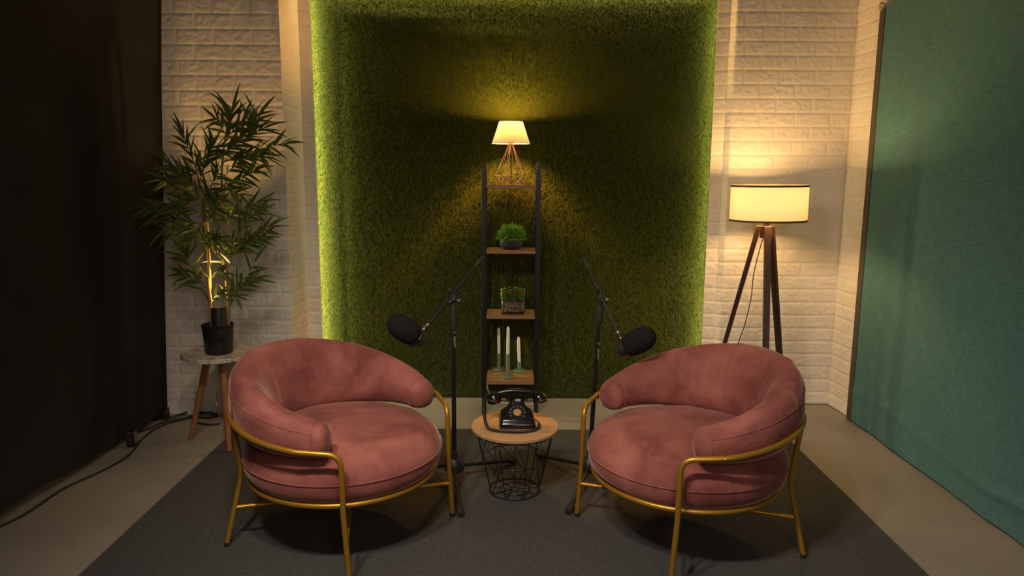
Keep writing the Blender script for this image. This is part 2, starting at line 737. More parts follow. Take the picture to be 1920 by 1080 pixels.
a_.data.foreach_set('value', np.repeat(np.clip(rg.normal(.45, .26, NB), 0, 1), 5).astype(np.float32))
me.materials.append(MT['turf'])
gp = bpy.data.objects.new('grass_pile', me)
COL.objects.link(gp)
gp.parent = turf
gp['kind'] = 'stuff'

# LED strips in the niche edge, light faces turned inward
def led(label, c, size, strength, face):
    t = thing('led_strip', label, 'led strip', c, 0, 'LED strips around the grass panel')
    mb = MB()
    mb.box((0, 0, 0), size)
    obj('channel', mb, MT['steel'], t)
    mb = MB()
    s = [size[0], size[1] * .7, size[2] * .995]
    p = Vector(face) * .0018
    if face[0]:
        s[0] = .0012
        p = Vector((face[0] * (size[0] / 2 + .0006), 0, 0))
    else:
        s[2] = .0012
        p = Vector((0, 0, face[2] * (size[2] / 2 + .0006)))
    mb.box(p, s)
    obj('diffuser', mb, emis('led_glow', (1.0, .80, .36), strength), t)
    return t


YL = 4.155
led('warm led strip up the left edge of the grass panel', (XL - .023, YL, 1.16), (.004, .011, 2.29), LED_L, (1, 0, 0))
led('warm led strip up the right edge of the grass panel', (XR + .023, YL, 1.16), (.004, .011, 2.29), LED_R, (-1, 0, 0))
led('warm led strip along the top edge of the grass panel', (0, YL, 2.345), (2.2, .011, .004), LED_T, (0, 0, -1))

# ------------------------------------------------------------------ armchairs
def make_chair(label, turn):
    t = thing('armchair', label, 'armchair', (0, 0, 0), 0, 'pink velvet armchairs with gold legs')
    vel, gold = MT['velvet'], MT['gold']
    # seat cushion
    SR = .376
    prof = [(0, .428), (.10, .427), (.19, .422), (.255, .412), (.305, .397), (.337, .375), (.354, .352), (.3615, .330),
            (.362, .318), (.360, .295), (.353, .272), (.338, .256), (.315, .249), (.15, .248), (0, .248)]
    mb = MB()
    n = 72
    mb.lathe(prof, n)
    mb.v = [(x, y, z + (.004 * mnoise.noise((x * 6, y * 6, 3.1)) + .0025 * mnoise.noise((x * 15, y * 15, 1.1)) if z > .34 else 0)) for x, y, z in mb.v]
    mb.tube([(.3628 * math.cos(2 * PI * i / 90), .3628 * math.sin(2 * PI * i / 90), .324) for i in range(90)], .0028, 6, closed=True)
    obj('seat_cushion', mb, vel, t, smooth=60)
    # horseshoe back: theta measured from the front (-y)
    th0, th1 = R(63), R(297)
    ns = 64
    nphi = 40

    def prm(u):
        s = math.sin(PI * u)
        k = s ** 1.15
        top = .528 + .150 * k
        bot = .412 - .022 * k
        w = .108 + .040 * s ** .7
        Rc = .321 + .006 * s
        lean = .030 * k
        return top, bot, w, Rc, lean

    def pt(u, phi, sc=1.0, adv=0.0):
        th = th0 + (th1 - th0) * u
        top, bot, w, Rc, lean = prm(min(1, max(0, u)))
        n_ = 2.35
        c, s = math.cos(phi), math.sin(phi)
        a = math.copysign(abs(c) ** (2 / n_), c) * w / 2 * sc
        hgt = math.copysign(abs(s) ** (2 / n_), s) * (top - bot) / 2 * sc
        zc = (top + bot) / 2
        # thinner towards the top
        a *= 1 - .20 * max(0, hgt / (top - bot) * 2) * min(1, (top - bot) / .25)
        r = Rc + a + lean * (hgt / ((top - bot) / 2))
        er = Vector((math.sin(th), -math.cos(th), 0))
        et = Vector((math.cos(th), math.sin(th), 0))
        wob = .0025 * mnoise.noise((th * 5, phi * 1.5, 2.0))
        return er * (r + wob) + et * adv + Vector((0, 0, zc + hgt))

    rings = []
    capd = .036
    caps = [1.0, .985, .95, .90, .82, .70, .55, .38, .2, .06]
    for s in caps[:0:-1]:
        f_ = (1 - s ** 3.2) ** (1 / 3.2)
        rings.append([pt(0, 2 * PI * j / nphi, f_ if s < 1 else .04, -capd * s) for j in range(nphi)])
    # note: s small first would be the body; reorder so that the tip comes first
    rings = []
    for s in (1.0, .97, .92, .84, .72, .55, .35, .15):
        f_ = max(.03, (1 - s ** 2.6) ** (1 / 2.6))
        rings.append([pt(0, 2 * PI * j / nphi, f_, -capd * s) for j in range(nphi)])
    for i in range(ns + 1):
        rings.append([pt(i / ns, 2 * PI * j / nphi) for j in range(nphi)])
    for s in (.15, .35, .55, .72, .84, .92, .97, 1.0):
        f_ = max(.03, (1 - s ** 2.6) ** (1 / 2.6))
        rings.append([pt(1, 2 * PI * j / nphi, f_, capd * s) for j in range(nphi)])
    mb = MB()
    mb.loft(rings)
    # seams: piping over the section at panel joints and round the arm ends
    def seam(u, r_=.0021, d=0.0):
        mb.tube([pt(u, 2 * PI * j / 60) + Vector((math.sin(th0 + (th1 - th0) * u), -math.cos(th0 + (th1 - th0) * u), 0)) * 0
                 for j in range(60)], r_, 5, closed=True)
    for deg in (118, 160, 200, 242):
        u = (R(deg) - th0) / (th1 - th0)
        seam(u - .0035)
        seam(u + .0035)
    seam(.008, .0026)
    seam(.992, .0026)
    # lengthwise seam round the outside
    mb.tube([pt(.008 + .984 * i / 80, R(30)) for i in range(81)], .0021, 5)
    obj('backrest', mb, vel, t, smooth=70).rotation_euler = (0, 0, R(turn))
    # frame
    RT = .0098
    zr, rr = .428, .397
    fa = R(56)
    mb = MB()
    rail = [Vector((math.sin(a) * rr, -math.cos(a) * rr, zr + .085 * (1 - math.cos(a)) / 2)) for a in
            [fa + (2 * PI - 2 * fa) * i / 70 for i in range(71)]]
    # bend down into the front legs
    fl = Vector((math.sin(fa) * rr, -math.cos(fa) * rr, 0))
    l0 = Vector((.292, -.278, 0))
    r0 = Vector((-.292, -.278, 0))
    tan0 = (rail[0] - rail[1]).normalized()
    tan1 = (rail[-1] - rail[-2]).normalized()
    e0 = Vector((.283, -.268, rail[0].z - .006))
    e1 = Vector((-.283, -.268, rail[0].z - .006))
    path = fillet([rail[2], e0, Vector((e0.x + .0, e0.y - .004, .30))], .045, 8)[1:]
    path2 = fillet([rail[-3], e1, Vector((e1.x, e1.y - .004, .30))], .045, 8)[1:]
    mb.tube(path[::-1] + rail[3:-3] + path2, RT, 12)
    fr = obj('arm_rail', mb, gold, t, smooth=60)
    for sx in (-1, 1):
        mb = MB()
        a = R(66)
        d_ = Vector((sx * math.sin(a), -math.cos(a), 0))
        mb.lathe([(0, .002), (.003, .0016), (.0042, 0), (.0042, -.004), (0, -.004)], 12,
                 axis_mat(d_, d_ * (rr + RT) + Vector((0, 0, zr + .085 * (1 - math.cos(a)) / 2))))
        obj('screw', mb, MT['steel'], fr)
    # front legs
    for e in (e0, e1):
        sx = 1 if e.x > 0 else -1
        mb = MB()
        mb.tube([Vector((e.x, e.y - .004, .302)), Vector((e.x, e.y - .004, .24)), Vector((sx * .282, -.290, .012))], RT, 12)
        lg = obj('leg', mb, gold, t, smooth=60)
        mb = MB()
        mb.lathe([(0, 0), (.0105, 0), (.0112, .003), (.0112, .015), (0, .015)], 14, c=(sx * .282, -.290, 0))
        obj('foot_cap', mb, MT['rubber'], lg)
    # rear legs: from the rail in to the seat ring and out to the floor
    for sx in (-1, 1):
        u_ = Vector((sx * .74, .67, 0)).normalized()
        mb = MB()
        mb.tube(fillet([u_ * rr + Vector((0, 0, zr + .075)), u_ * .366 + Vector((0, 0, .262)), Vector((sx * .342, .258, .012))], .05, 6), RT, 12)
        lg = obj('leg', mb, gold, t, smooth=60)
        mb = MB()
        mb.lathe([(0, 0), (.0105, 0), (.0112, .003), (.0112, .015), (0, .015)], 14, c=(sx * .342, .258, 0))
        obj('foot_cap', mb, MT['rubber'], lg)
    mb = MB()
    mb.tube([(.340 * math.cos(2 * PI * i / 80), .340 * math.sin(2 * PI * i / 80), .2455) for i in range(80)], RT, 10, closed=True)
    obj('seat_ring', mb, gold, t, smooth=60)
    zb = .135
    for sx in (-1, 1):
        k = .135 / .275
        A = Vector((sx * .283, -.282, zb))
        B = Vector((-sx * .30, .290, zb + .0)) * 1.0
        B.x, B.y = -sx * (.342 + (.272 - .342) * .49), .258 + (.247 - .258) * .49
        mb = MB()
        mb.tube([A, B], .0075, 10)
        o = obj('cross_brace', mb, gold, t, smooth=60)
        if sx > 0:
            o.location.z = .0
    return t


def dup(root, loc, rotz, label):
    r = root.copy()
    COL.objects.link(r)
    r.location = loc
    r.rotation_euler = (0, 0, rotz)
    r['label'] = label
    for ch in list(root.children):
        c = ch.copy()
        COL.objects.link(c)
        c.parent = r
        for g in ch.children:
            d = g.copy()
            COL.objects.link(d)
            d.parent = c
    return r


chair = make_chair('pink velvet round armchair in front of the bamboo plant', 4)
chair.location = (-.625, 2.578, CARPET_Z)
chair.rotation_euler = (0, 0, R(58))
right_chair = dup(chair, (.650, 2.552, CARPET_Z), R(-62.5), 'pink velvet round armchair in front of the tripod floor lamp')

for ch in right_chair.children:
    if ch.name.startswith('backrest'):
        ch.rotation_euler = (0, 0, R(-4))

# ------------------------------------------------------------------ wire basket table
TX, TY = .016, 2.905
TZ = .290
tb = thing('side_table', 'round pale wood side table on black wire basket between the armchairs', 'side table', (TX, TY, CARPET_Z))
mb = MB()
tr = .184
mb.lathe([(0, TZ - .016), (tr - .004, TZ - .016), (tr, TZ - .013), (tr, TZ - .003), (tr - .003, TZ), (0, TZ)], 72)
top = obj('table_top', mb, MT['pale_oak'], tb, smooth=40)
rt, rm, rb = .172, .142, .108
zt, zm, zb = TZ - .02, TZ * .50, .004
wr = .0018
mb = MB()


def circ(r, z, n=64):
    return [(r * math.cos(2 * PI * i / n), r * math.sin(2 * PI * i / n), z) for i in range(n)]


def pc(r, z, a):
    return Vector((r * math.cos(a), r * math.sin(a), z))


mb.tube(circ(rt, zt), .003, 8, closed=True)
mb.tube(circ(rm - .002, zm), wr, 6, closed=True)
mb.tube(circ(rb, zb), .003, 8, closed=True)
mb.tube(circ(.064, zb), wr, 6, closed=True)
mb.tube(circ(.016, zb), wr, 6, closed=True)
NW = 9
for i in range(NW):
    a = 2 * PI * (i + .22) / NW
    mb.tube([pc(rt, zt, a), pc(rb, zb, a)], wr, 6)
    mb.tube([pc(rt, zt, a), pc(rm - .002, zm, a + 2 * PI / NW * .95), pc(rb, zb, a + .02)], wr, 6)
    mb.tube([pc(rb, zb, a), pc(.014, zb, a)], wr, 6)
obj('wire_basket', mb, MT['black_metal'], tb, smooth=60)

# ------------------------------------------------------------------ rotary phone
ph = thing('rotary_telephone', 'black vintage rotary telephone standing on the round side table', 'telephone', (TX + .008, TY + .035, CARPET_Z + TZ), R(2))
bk = MT['bakelite']


def rrect(w, d, z, cy=0, cr_=.012, n=5, tilt=0):
    pts = []
    for (sx, sy, a0) in ((1, 1, 0), (-1, 1, 90), (-1, -1, 180), (1, -1, 270)):
        for k in range(n):
            a = R(a0 + 90 * k / (n - 1))
            pts.append(Vector((sx * (w / 2 - cr_) + cr_ * math.cos(a), cy + sy * (d / 2 - cr_) + cr_ * math.sin(a), z)))
    return pts


mb = MB()
mb.loft([rrect(.146, .140, .002), rrect(.150, .144, .006), rrect(.150, .144, .022), rrect(.143, .137, .028), rrect(.141, .134, .030),
         rrect(.138, .130, .040), rrect(.131, .120, .050, .003), rrect(.112, .104, .058, .008), rrect(.086, .086, .070, .014),
         rrect(.066, .070, .088, .020), rrect(.058, .058, .105, .024), rrect(.058, .052, .124, .026), rrect(.056, .050, .128, .026)])
obj('body', mb, bk, ph, smooth=35)
# dial on a raised collar facing forward and up
nd = Vector((0, -.80, .60)).normalized()
dc = Vector((0, -.035, .070))
MD = axis_mat(nd, dc)
mb = MB()
mb.lathe([(.046, -.03), (.046, .000), (.044, .005), (.0425, .006), (.0405, .003), (0, .003)], 48, MD)
obj('dial_collar', mb, bk, ph, smooth=35)
mb = MB()
mb.lathe([(0, .0032), (.040, .0032)], 40, MD)
face = obj('dial_face', mb, MT['black_plastic'], ph)
# finger wheel as a ring with ten holes
mb = MB()
hr, rc_ = .0050, .0305
nh = 10
wheel_v, wheel_f = [], []
q0 = nd.to_track_quat('Z', 'Y')
ex, ey = q0 @ Vector((1, 0, 0)), q0 @ Vector((0, 1, 0))
if ex.x < 0:
    ex, ey = -ex, -ey


def dp(x, y, z):
    return dc + ex * x + ey * y + nd * z


for i in range(12):
    a0 = 2 * PI * i / 12
    if i in (10, 11):
        pass
    hole = i < 10
    seg = 6
    # build the sector between inner .017 and outer .0385
    A = [a0 - PI / 12 + PI / 6 * k / seg for k in range(seg + 1)]
    outer = [(.0385 * math.cos(a), .0385 * math.sin(a)) for a in A]
    inner = [(.0180 * math.cos(a), .0180 * math.sin(a)) for a in A]
    if not hole:
        vs = [dp(x, y, .006) for x, y in outer] + [dp(x, y, .006) for x, y in inner]
        fs = [(k, k + 1, seg + 2 + k, seg + 1 + k) for k in range(seg)]
        mb.add(vs, fs)
    else:
        per = outer + [(outer[-1][0] * (1 - k / 4) + inner[-1][0] * k / 4, outer[-1][1] * (1 - k / 4) + inner[-1][1] * k / 4) for k in (1, 2, 3)] \
            + inner[::-1] + [(inner[0][0] * (1 - k / 4) + outer[0][0] * k / 4, inner[0][1] * (1 - k / 4) + outer[0][1] * k / 4) for k in (1, 2, 3)]
        cxh, cyh = rc_ * math.cos(a0), rc_ * math.sin(a0)
        hl = []
        for (x, y) in per:
            d_ = math.hypot(x - cxh, y - cyh)
            hl.append((cxh + (x - cxh) / d_ * hr, cyh + (y - cyh) / d_ * hr))
        k_ = len(per)
        vs = [dp(x, y, .006) for x, y in per] + [dp(x, y, .006) for x, y in hl] + [dp(x, y, .0033) for x, y in hl]
        fs = [(k, (k + 1) % k_, k_ + (k + 1) % k_, k_ + k) for k in range(k_)] + \
             [(k_ + k, k_ + (k + 1) % k_, 2 * k_ + (k + 1) % k_, 2 * k_ + k) for k in range(k_)]
        mb.add(vs, fs)
rim = [dp(.0385 * math.cos(2 * PI * k / 48), .0385 * math.sin(2 * PI * k / 48), .0052) for k in range(48)]
mb.tube(rim, .0011, 6, closed=True)
wheel = obj('finger_wheel', mb, bk, ph, smooth=30)
mb = MB()
mb.lathe([(.0175, .0058), (.0172, .0068), (.0165, .0074), (0, .0078)], 32, MD)
disc = obj('centre_disc', mb, mat('gilt_disc', (.25, .155, .045), .45, .5), wheel)
mb = MB()
a = R(-38)
p0, p1 = dp(.021 * math.cos(a), .021 * math.sin(a), .0075), dp(.0405 * math.cos(a), .0405 * math.sin(a), .008)
mb.tube([p0, p0 * .5 + p1 * .5 + nd * .001, p1], .0016, 8)
obj('finger_stop', mb, MT['brass'], wheel)
rotm = Matrix((ex, ey, nd)).transposed()
for i in range(10):
    a0 = 2 * PI * i / 12
    num = '1234567890'[(i) % 10]
    P = dp(rc_ * math.cos(a0), rc_ * math.sin(a0), .0036)
    text_obj('numeral', num, .0075, MT['dim_ink'], face, Matrix.Translation(P) @ rotm.to_4x4(), .0001)
P = Vector((0, -.0035, .1065))
# name plate
mb = MB()
mb.box((0, -.0055, .106), (.036, .003, .020))
plate = obj('name_plate', mb, MT['black_plastic'], ph, bevel=.0008)
text_obj('lettering', 'BKO', .0085, MT['dim_ink'], plate, Matrix.Translation((0, -.0073, .106)) @ Matrix.Rotation(PI / 2, 4, 'X'), .0001)
# cradle
mb = MB()
for sx in (-1, 1):
    mb.loft([rrect(.020, .052, z, .026, .005) if False else [Vector((p.x + sx * xo, p.y, p.z)) for p in rrect(w, d, z, .026, .004)]
             for (w, d, z, xo) in ((.012, .040, .112, .030), (.018, .056, .118, .036), (.018, .060, .130, .038), (.010, .060, .146, .041), (.006, .058, .150, .042))])
mb.loft([rrect(.074, .050, .124, .026, .006), rrect(.078, .054, .130, .026, .006), rrect(.070, .030, .134, .026, .006)])
obj('cradle', mb, bk, ph, smooth=35)
# handset
hs = MB()
pts = cr([(-.098, .026, .138), (-.075, .026, .147), (-.040, .026, .155), (0, .026, .158), (.040, .026, .155), (.075, .026, .147), (.098, .026, .138)], 6)
hs.tube(pts, [.0095 + .0035 * (1 - abs(i / (len(pts) - 1) * 2 - 1)) for i in range(len(pts))], 14)
hand = obj('handset', hs, bk, ph, smooth=60)
for sx in (-1, 1):
    dcp = Vector((sx * .20, -.18, -1)).normalized()
    Mx = axis_mat(dcp, Vector((sx * .092, .024, .142))) @ Matrix.Scale(1.14, 4)
    mb = MB()
    mb.lathe([(0, -.012), (.012, -.010), (.020, -.003), (.0255, .008), (.0275, .018), (.0275, .0245)], 32, Mx)
    if sx > 0:
        mb.lathe([(.0275, .0275), (.0265, .034), (.018, .038), (0, .039)], 32, Mx)
    else:
        mb.lathe([(.0275, .0275), (.0255, .033), (.016, .036), (0, .0365)], 32, Mx)
        mb.loft([[Mx @ Vector((r_ * math.cos(2 * PI * k / 16) - .004, r_ * 1.0 * math.sin(2 * PI * k / 16) + .004, z)) for k in range(16)]
                 for r_, z in ((.017, .034), (.016, .041), (.0125, .045))])
    obj('earpiece', mb, bk, hand, smooth=45)
    mb = MB()
    mb.lathe([(.0276, .0240), (.0284, .0247), (.0284, .0273), (.0276, .0280)], 36, Mx)
    obj('ring', mb, MT['steel'], hand)
ph.scale = (1, 1, .87)
ph.location.y -= .022
# cord stub on the handset end and fabric covered cord round the front
mb = MB()
mb.tube(cr([(-.10, .026, .140), (-.118, .022, .141), (-.133, .016, .136)], 5), [.007, .0068, .0065, .006, .0055, .0055, .0055, .005, .005, .005, .0048], 10)
obj('cord_sleeve', mb, bk, hand)
cpth = cr([(-.133, .016, .136), (-.139, .008, .112), (-.138, -.012, .072), (-.133, -.045, .030), (-.118, -.078, .010), (-.085, -.100, .0075), (-.035, -.112, .0072),
           (.020, -.112, .0072), (.062, -.098, .0072), (.086, -.070, .008), (.092, -.035, .010), (.090, -.005, .012), (.074, .03, .014)], 22)
mb = MB()
mb.tube(cpth, [(.0046 + .0016 * min(1, i / 60)) * (1 + .10 * (i % 2)) if i < len(cpth) - 45 else .0046 - .002 * min(1, (i - len(cpth) + 45) / 20) for i in range(len(cpth))], 8)
obj('cord', mb, MT['cable'], ph, smooth=20)

# ------------------------------------------------------------------ shelf
YS = 3.895
sx0, sx1 = at(907.5, 470, YS).x, at(1008.5, 470, YS).x
sxc = (sx0 + sx1) / 2
sh = thing('ladder_shelf', 'narrow black ladder shelf with four oak boards against the grass panel', 'shelf', (sxc, YS, 0))
hw = (sx1 - sx0) / 2
pz = at(907, 305, YS).z
ztops = [at(957, y, YS).z for y in (347, 470, 592.5, 715.5)]
depth = [.160, .180, .215, .255]
yback_top, yback_bot = .168, .262


def yback(z):
    return yback_bot + (yback_top - yback_bot) * min(1, max(0, z / pz))


pw = .024
for sx in (-1, 1):
    mb = MB()
    mb.box((sx * hw, .012, pz / 2), (pw, pw, pz))
    obj('front_post', mb, MT['black_metal'], sh, bevel=.002)
    mb = MB()
    a_, b_ = Vector((sx * (hw - .002), yback(0) - .012, 0)), Vector((sx * (hw - .002), yback(pz) - .012, pz - .03))
    mb.loft([[p + Vector((dx, dy, 0)) for dx, dy in ((-.01, -.01), (.01, -.01), (.01, .01), (-.01, .01))] for p in (a_, b_)])
    obj('rear_post', mb, MT['black_metal'], sh, bevel=.002)
for z, d in zip(ztops, depth):
    mb = MB()
    mb.box((0, .004 + (d - .012) / 2, z - .009), (2 * hw - pw - .001, d - .012, .018))
    obj('shelf_board', mb, MT['oak'], sh, bevel=.001)
    for sx in (-1, 1):
        mb = MB()
        mb.box((sx * (hw - .004), .012 + yback(z) / 2 - .006, z - .012), (.012, yback(z) - .03, .014))
        obj('side_bar', mb, MT['black_metal'], sh)
zxa, zxb = at(957, 393, YS + .2).z, at(957, 668, YS + .2).z
for s in (-1, 1):
    mb = MB()
    A = Vector((-s * (hw - .012), yback(zxa) - .024 - .006 * s, zxa))
    B = Vector((s * (hw - .012), yback(zxb) - .024 - .006 * s, zxb))
    mb.tube([A, B], .0042, 8)
    obj('cross_brace', mb, MT['black_metal'], sh)

# ------------------------------------------------------------------ table lamp
pl = at(957.5, 346, YS + .085)
tl = thing('table_lamp', 'lit table lamp with copper wire base on the top shelf', 'table lamp', (pl.x, YS + .085, ztops[0]))
cw = .0020
r1, rb_ = .088, .066
mb = MB()
ng = 6
apex = Vector((0, 0, .212))
for i in range(ng):
    a = 2 * PI * (i + .3) / ng
    a2 = a + PI / ng
    P1 = pc(r1, .050, a)
    P1n = pc(r1, .050, a + 2 * PI / ng)
    Q = pc(rb_, .003, a2)
    Qn = pc(rb_, .003, a2 + 2 * PI / ng)
    top_p = pc(.011, .212, a)
    mb.tube([P1, top_p], cw, 8)
    mb.tube([P1, P1n], cw, 8)
    mb.tube([P1, Q], cw, 8)
    mb.tube([P1n, Q], cw, 8)
    mb.tube([Q, Qn], cw, 8)
    if i % 2:
        mb.tube([Q, pc(.008, .212, a2)], cw * .8, 8)
obj('wire_base', mb, MT['copper'], tl, smooth=60)
mb = MB()
mb.lathe([(0, .207), (.013, .207), (.015, .212), (.015, .222), (.012, .235), (.012, .250), (0, .250)], 20)
obj('lamp_holder', mb, MT['brass'], tl)
mb = MB()
zs0, zs1 = .222, .338
mb.lathe([(.103, zs0), (.083, zs0 * .5 + zs1 * .5), (.063, zs1)], 48)
shd = obj('lamp_shade', mb, MT['shade_white'], tl, smooth=40)
mb = MB()
mb.lathe([(0, .250), (.051, .250), (.051, .254), (0, .254)], 32)
obj('added_light_baffle', mb, MT['brass'], tl)  # opaque disc added to block the bulb's downward light
mb = MB()
mb.tube(circ(.063, zs1, 48), .0018, 6, closed=True)
obj('shade_wire', mb, MT['white_cable'], shd)
mb = MB()
mb.tube(circ(.103, zs0, 48), .0018, 6, closed=True)
for i in range(3):
    mb.tube([pc(.102, zs0, 2 * PI * i / 3), pc(.013, zs0 + .006, 2 * PI * i / 3)], .0012, 6)
obj('shade_wire', mb, MT['white_cable'], shd)
mb = MB()
mb.lathe([(0, .248), (.010, .252), (.014, .270), (.020, .292), (.022, .306), (.016, .320), (0, .327)], 24)
obj('light_bulb', mb, emis('bulb_glow_yellow', (1, .72, .30), 25), tl)
light('table_lamp_light', 'POINT', (0, 0, .306), TABLE_LAMP_W, YELLOW, tl, shadow_soft_size=.030)
mb = MB()
mb.tube(cr([(0, 0, .206), (.002, .02, .12), (.002, .05, .012), (.0, .070, .004), (0, .098, .002), (0, .108, -.06), (-.008, .118, -.20), (-.016, .130, -.34), (-.03, .150, -.65), (-.05, .172, -1.0), (-.06, .174, -1.27)], 8), .0024, 8)
obj('cord', mb, MT['cable'], tl)

# ------------------------------------------------------------------ pot plant on the second shelf
p = at(958, 466, YS + .075)
bp_ = thing('potted_plant', 'small leafy green plant in a black ribbed bowl on the second shelf', 'plant', (p.x, YS + .080, ztops[1]))
mb = MB()
prof = [(0, 0), (.042, 0), (.050, .006), (.060, .020), (.064, .036), (.062, .054), (.060, .058), (.056, .058), (.054, .045), (0, .044)]
o0 = len(mb.v)
mb.lathe(prof, 60)
vv = []
for i, (x, y, z) in enumerate(mb.v):
    r_ = math.hypot(x, y)
    if .01 < z < .053 and r_ > .045:
        k = 1 + (.012 if i % 2 else -.012)
        x, y = x * k, y * k
    vv.append((x, y, z))
mb.v = vv
obj('bowl', mb, MT['pot_matte'], bp_, smooth=20)


def leaf(mb, base, d, n_, length, width, fold=.25, droop=.25, segs=4, shape=None):
    """lanceolate leaf with a folded midrib that bends over"""
    d = Vector(d).normalized()
    n_ = Vector(n_)
    n_ = (n_ - d * n_.dot(d))
    n_ = n_.normalized() if n_.length > 1e-4 else d.orthogonal().normalized()
    s = d.cross(n_)
    vs = []
    pos = Vector(base)
    cur = d.copy()
    st_ = length / segs
    for i in range(segs + 1):
        t = i / segs
        w = width * .5 * ((math.sin(PI * min(1, .06 + t * .94) ** .62) ** .85) if shape is None else shape(t))
        nn = cur.cross(s).normalized() * -1
        vs += [pos - s * w + nn * (fold * w), pos, pos + s * w + nn * (fold * w)]
        cur = (cur + Vector((0, 0, -droop / segs))).normalized()
        pos = pos + cur * st_
    fs = []
    for i in range(segs):
        a = i * 3
        fs += [(a, a + 1, a + 4, a + 3), (a + 1, a + 2, a + 5, a + 4)]
    mb.add(vs, fs)


mb = MB()
for k in range(420):
    a = rnd.uniform(0, 2 * PI)
    el = math.asin(rnd.uniform(-.18, 1))
    d = Vector((math.cos(a) * math.cos(el), math.sin(a) * math.cos(el), math.sin(el)))
    c0 = Vector((0, 0, .062))
    rr_ = rnd.uniform(.55, 1.0)
    q = c0 + Vector((d.x * .078, d.y * .062, d.z * .066)) * rr_
    dd = (d + Vector((rnd.uniform(-.6, .6), rnd.uniform(-.6, .6), rnd.uniform(-.2, .5)))).normalized()
    leaf(mb, q, dd, Vector((0, 0, 1)) + d * .4, rnd.uniform(.020, .034), rnd.uniform(.010, .014), .2, .5, 3)
obj('foliage', mb, MT['herb_leaf'], bp_, smooth=40)
mb = MB()
for k in range(36):
    a = rnd.uniform(0, 2 * PI)
    r_ = rnd.uniform(.005, .045)
    mb.tube([(r_ * .5 * math.cos(a), r_ * .5 * math.sin(a), .042), (r_ * math.cos(a), r_ * math.sin(a), rnd.uniform(.07, .10))], .0012, 5)
obj('stems', mb, MT['twig'], bp_)

# ------------------------------------------------------------------ glass terrarium on the third shelf
p = at(960.5, 588, YS + .075)
te = thing('glass_terrarium', 'square clear glass vase of soil and small succulents on the third shelf', 'terrarium', (p.x, YS + .085, ztops[2]), R(3))
mb = MB()


def sq(h_, z, c_=.006):
    return rrect(2 * h_, 2 * h_, z, 0, c_, 4)


hb, ht_, hh = .063, .071, .150
rings = [sq(hb - .002, 0), sq(hb, .003)]
rings += [sq(hb + (ht_ - hb) * t, .003 + (hh - .003) * t) for t in (.33, .66, 1)]
rings += [sq(ht_ - .005, hh), sq(hb + (ht_ - hb) * .5 - .005, hh * .5), sq(hb - .005, .016)]
mb.loft(rings)
obj('glass_vase', mb, MT['glass'], te, smooth=30)
mb = MB()
mb.loft([sq(hb - .0062, .0170), sq(hb - .003, .064), sq(hb - .010, .068)])
obj('soil', mb, MT['soil'], te, smooth=30)
mb = MB()
for k in range(130):
    x, y = rnd.uniform(-.055, .055), rnd.uniform(-.055, .055)
    s = rnd.uniform(.003, .006)
    z = .066 + rnd.uniform(0, .004)
    mb.lathe([(0, -s * .7), (s * .8, -s * .4), (s, 0), (s * .75, s * .45), (0, s * .7)], 7, axis_mat((rnd.uniform(-1, 1), rnd.uniform(-1, 1), 1), (x, y, z)))
# pebbles showing through the front glass
for k in range(170):
    x, z = rnd.uniform(-.055, .055), rnd.uniform(.022, .066)
    s = rnd.uniform(.003, .0055)
    yy = -(hb - .004 + (z - .017) * .045) + .006
    mb.lathe([(0, -s * .7), (s * .8, -s * .4), (s, 0), (s * .75, s * .45), (0, s * .7)], 7, axis_mat((rnd.uniform(-1, 1), rnd.uniform(-1, 1), 1), (x * .93, yy, z)))
g_ = obj('gravel', mb, MT['soil'], te, smooth=60)
g_['kind'] = 'stuff'
for k in range(12):
    mb = MB()
    bx0, by0 = -.046 + .031 * (k % 4) + rnd.uniform(-.006, .006), -.042 + .028 * (k // 4) + rnd.uniform(-.005, .005)
    h_ = rnd.uniform(.045, .078)
    mb.tube([(bx0, by0, .062), (bx0 + .002, by0, .066 + h_)], .0015, 5)
    for lv in range(5):
        zl = .074 + h_ * lv / 4.3
        for q in range(7):
            a = q * PI / 3.5 + lv * .5 + rnd.uniform(-.3, .3)
            leaf(mb, (bx0, by0, zl), (math.cos(a), math.sin(a), .55 + lv * .12), (0, 0, 1), rnd.uniform(.018, .030) * (1.15 - lv * .07), .0095, .3, .45, 3)
    obj('succulent', mb, MT['succulent'], te, smooth=40)

# ------------------------------------------------------------------ candles in green holders on the lowest shelf
def candle_set(px, py, hold_h, can_h, hl, cl, lean=0):
    p = atz(px, py, ztops[3] + .001)
    p.z = ztops[3]
    h = thing('candle_holder', hl, 'candle holder', p, 0, 'green candle holders')
    mb = MB()
    mb.lathe([(0, 0), (.034, 0), (.036, .003), (.036, .011), (.034, .014), (.015, .0145)], 36)
    obj('dish', mb, MT['green_ceramic'], h)
    mb = MB()
    mb.lathe([(.0125, .012), (.0118, .02), (.0118, hold_h - .002), (.0112, hold_h), (.0098, hold_h), (.0098, hold_h - .012), (0, hold_h - .012)], 24)
    obj('stem', mb, MT['green_ceramic'], h)
    c = thing('candle', cl, 'candle', p + Vector((0, 0, hold_h - .0115)), 0, 'white taper candles')
    c.rotation_euler = (0, R(lean), 0)
    mb = MB()
    hh_ = can_h + .011
    mb.lathe([(0, 0), (.0092, 0), (.0093, hh_ * .5), (.0088, hh_ - .016), (.0065, hh_ - .006), (.003, hh_), (0, hh_ + .001)], 24)
    obj('wax', mb, MT['candle'], c)
    mb = MB()
    mb.tube(cr([(0, 0, hh_ - .002), (-.0005, 0, hh_ + .005), (-.004, 0, hh_ + .010)], 4), .0010, 6)
    obj('wick', mb, MT['wick'], c)


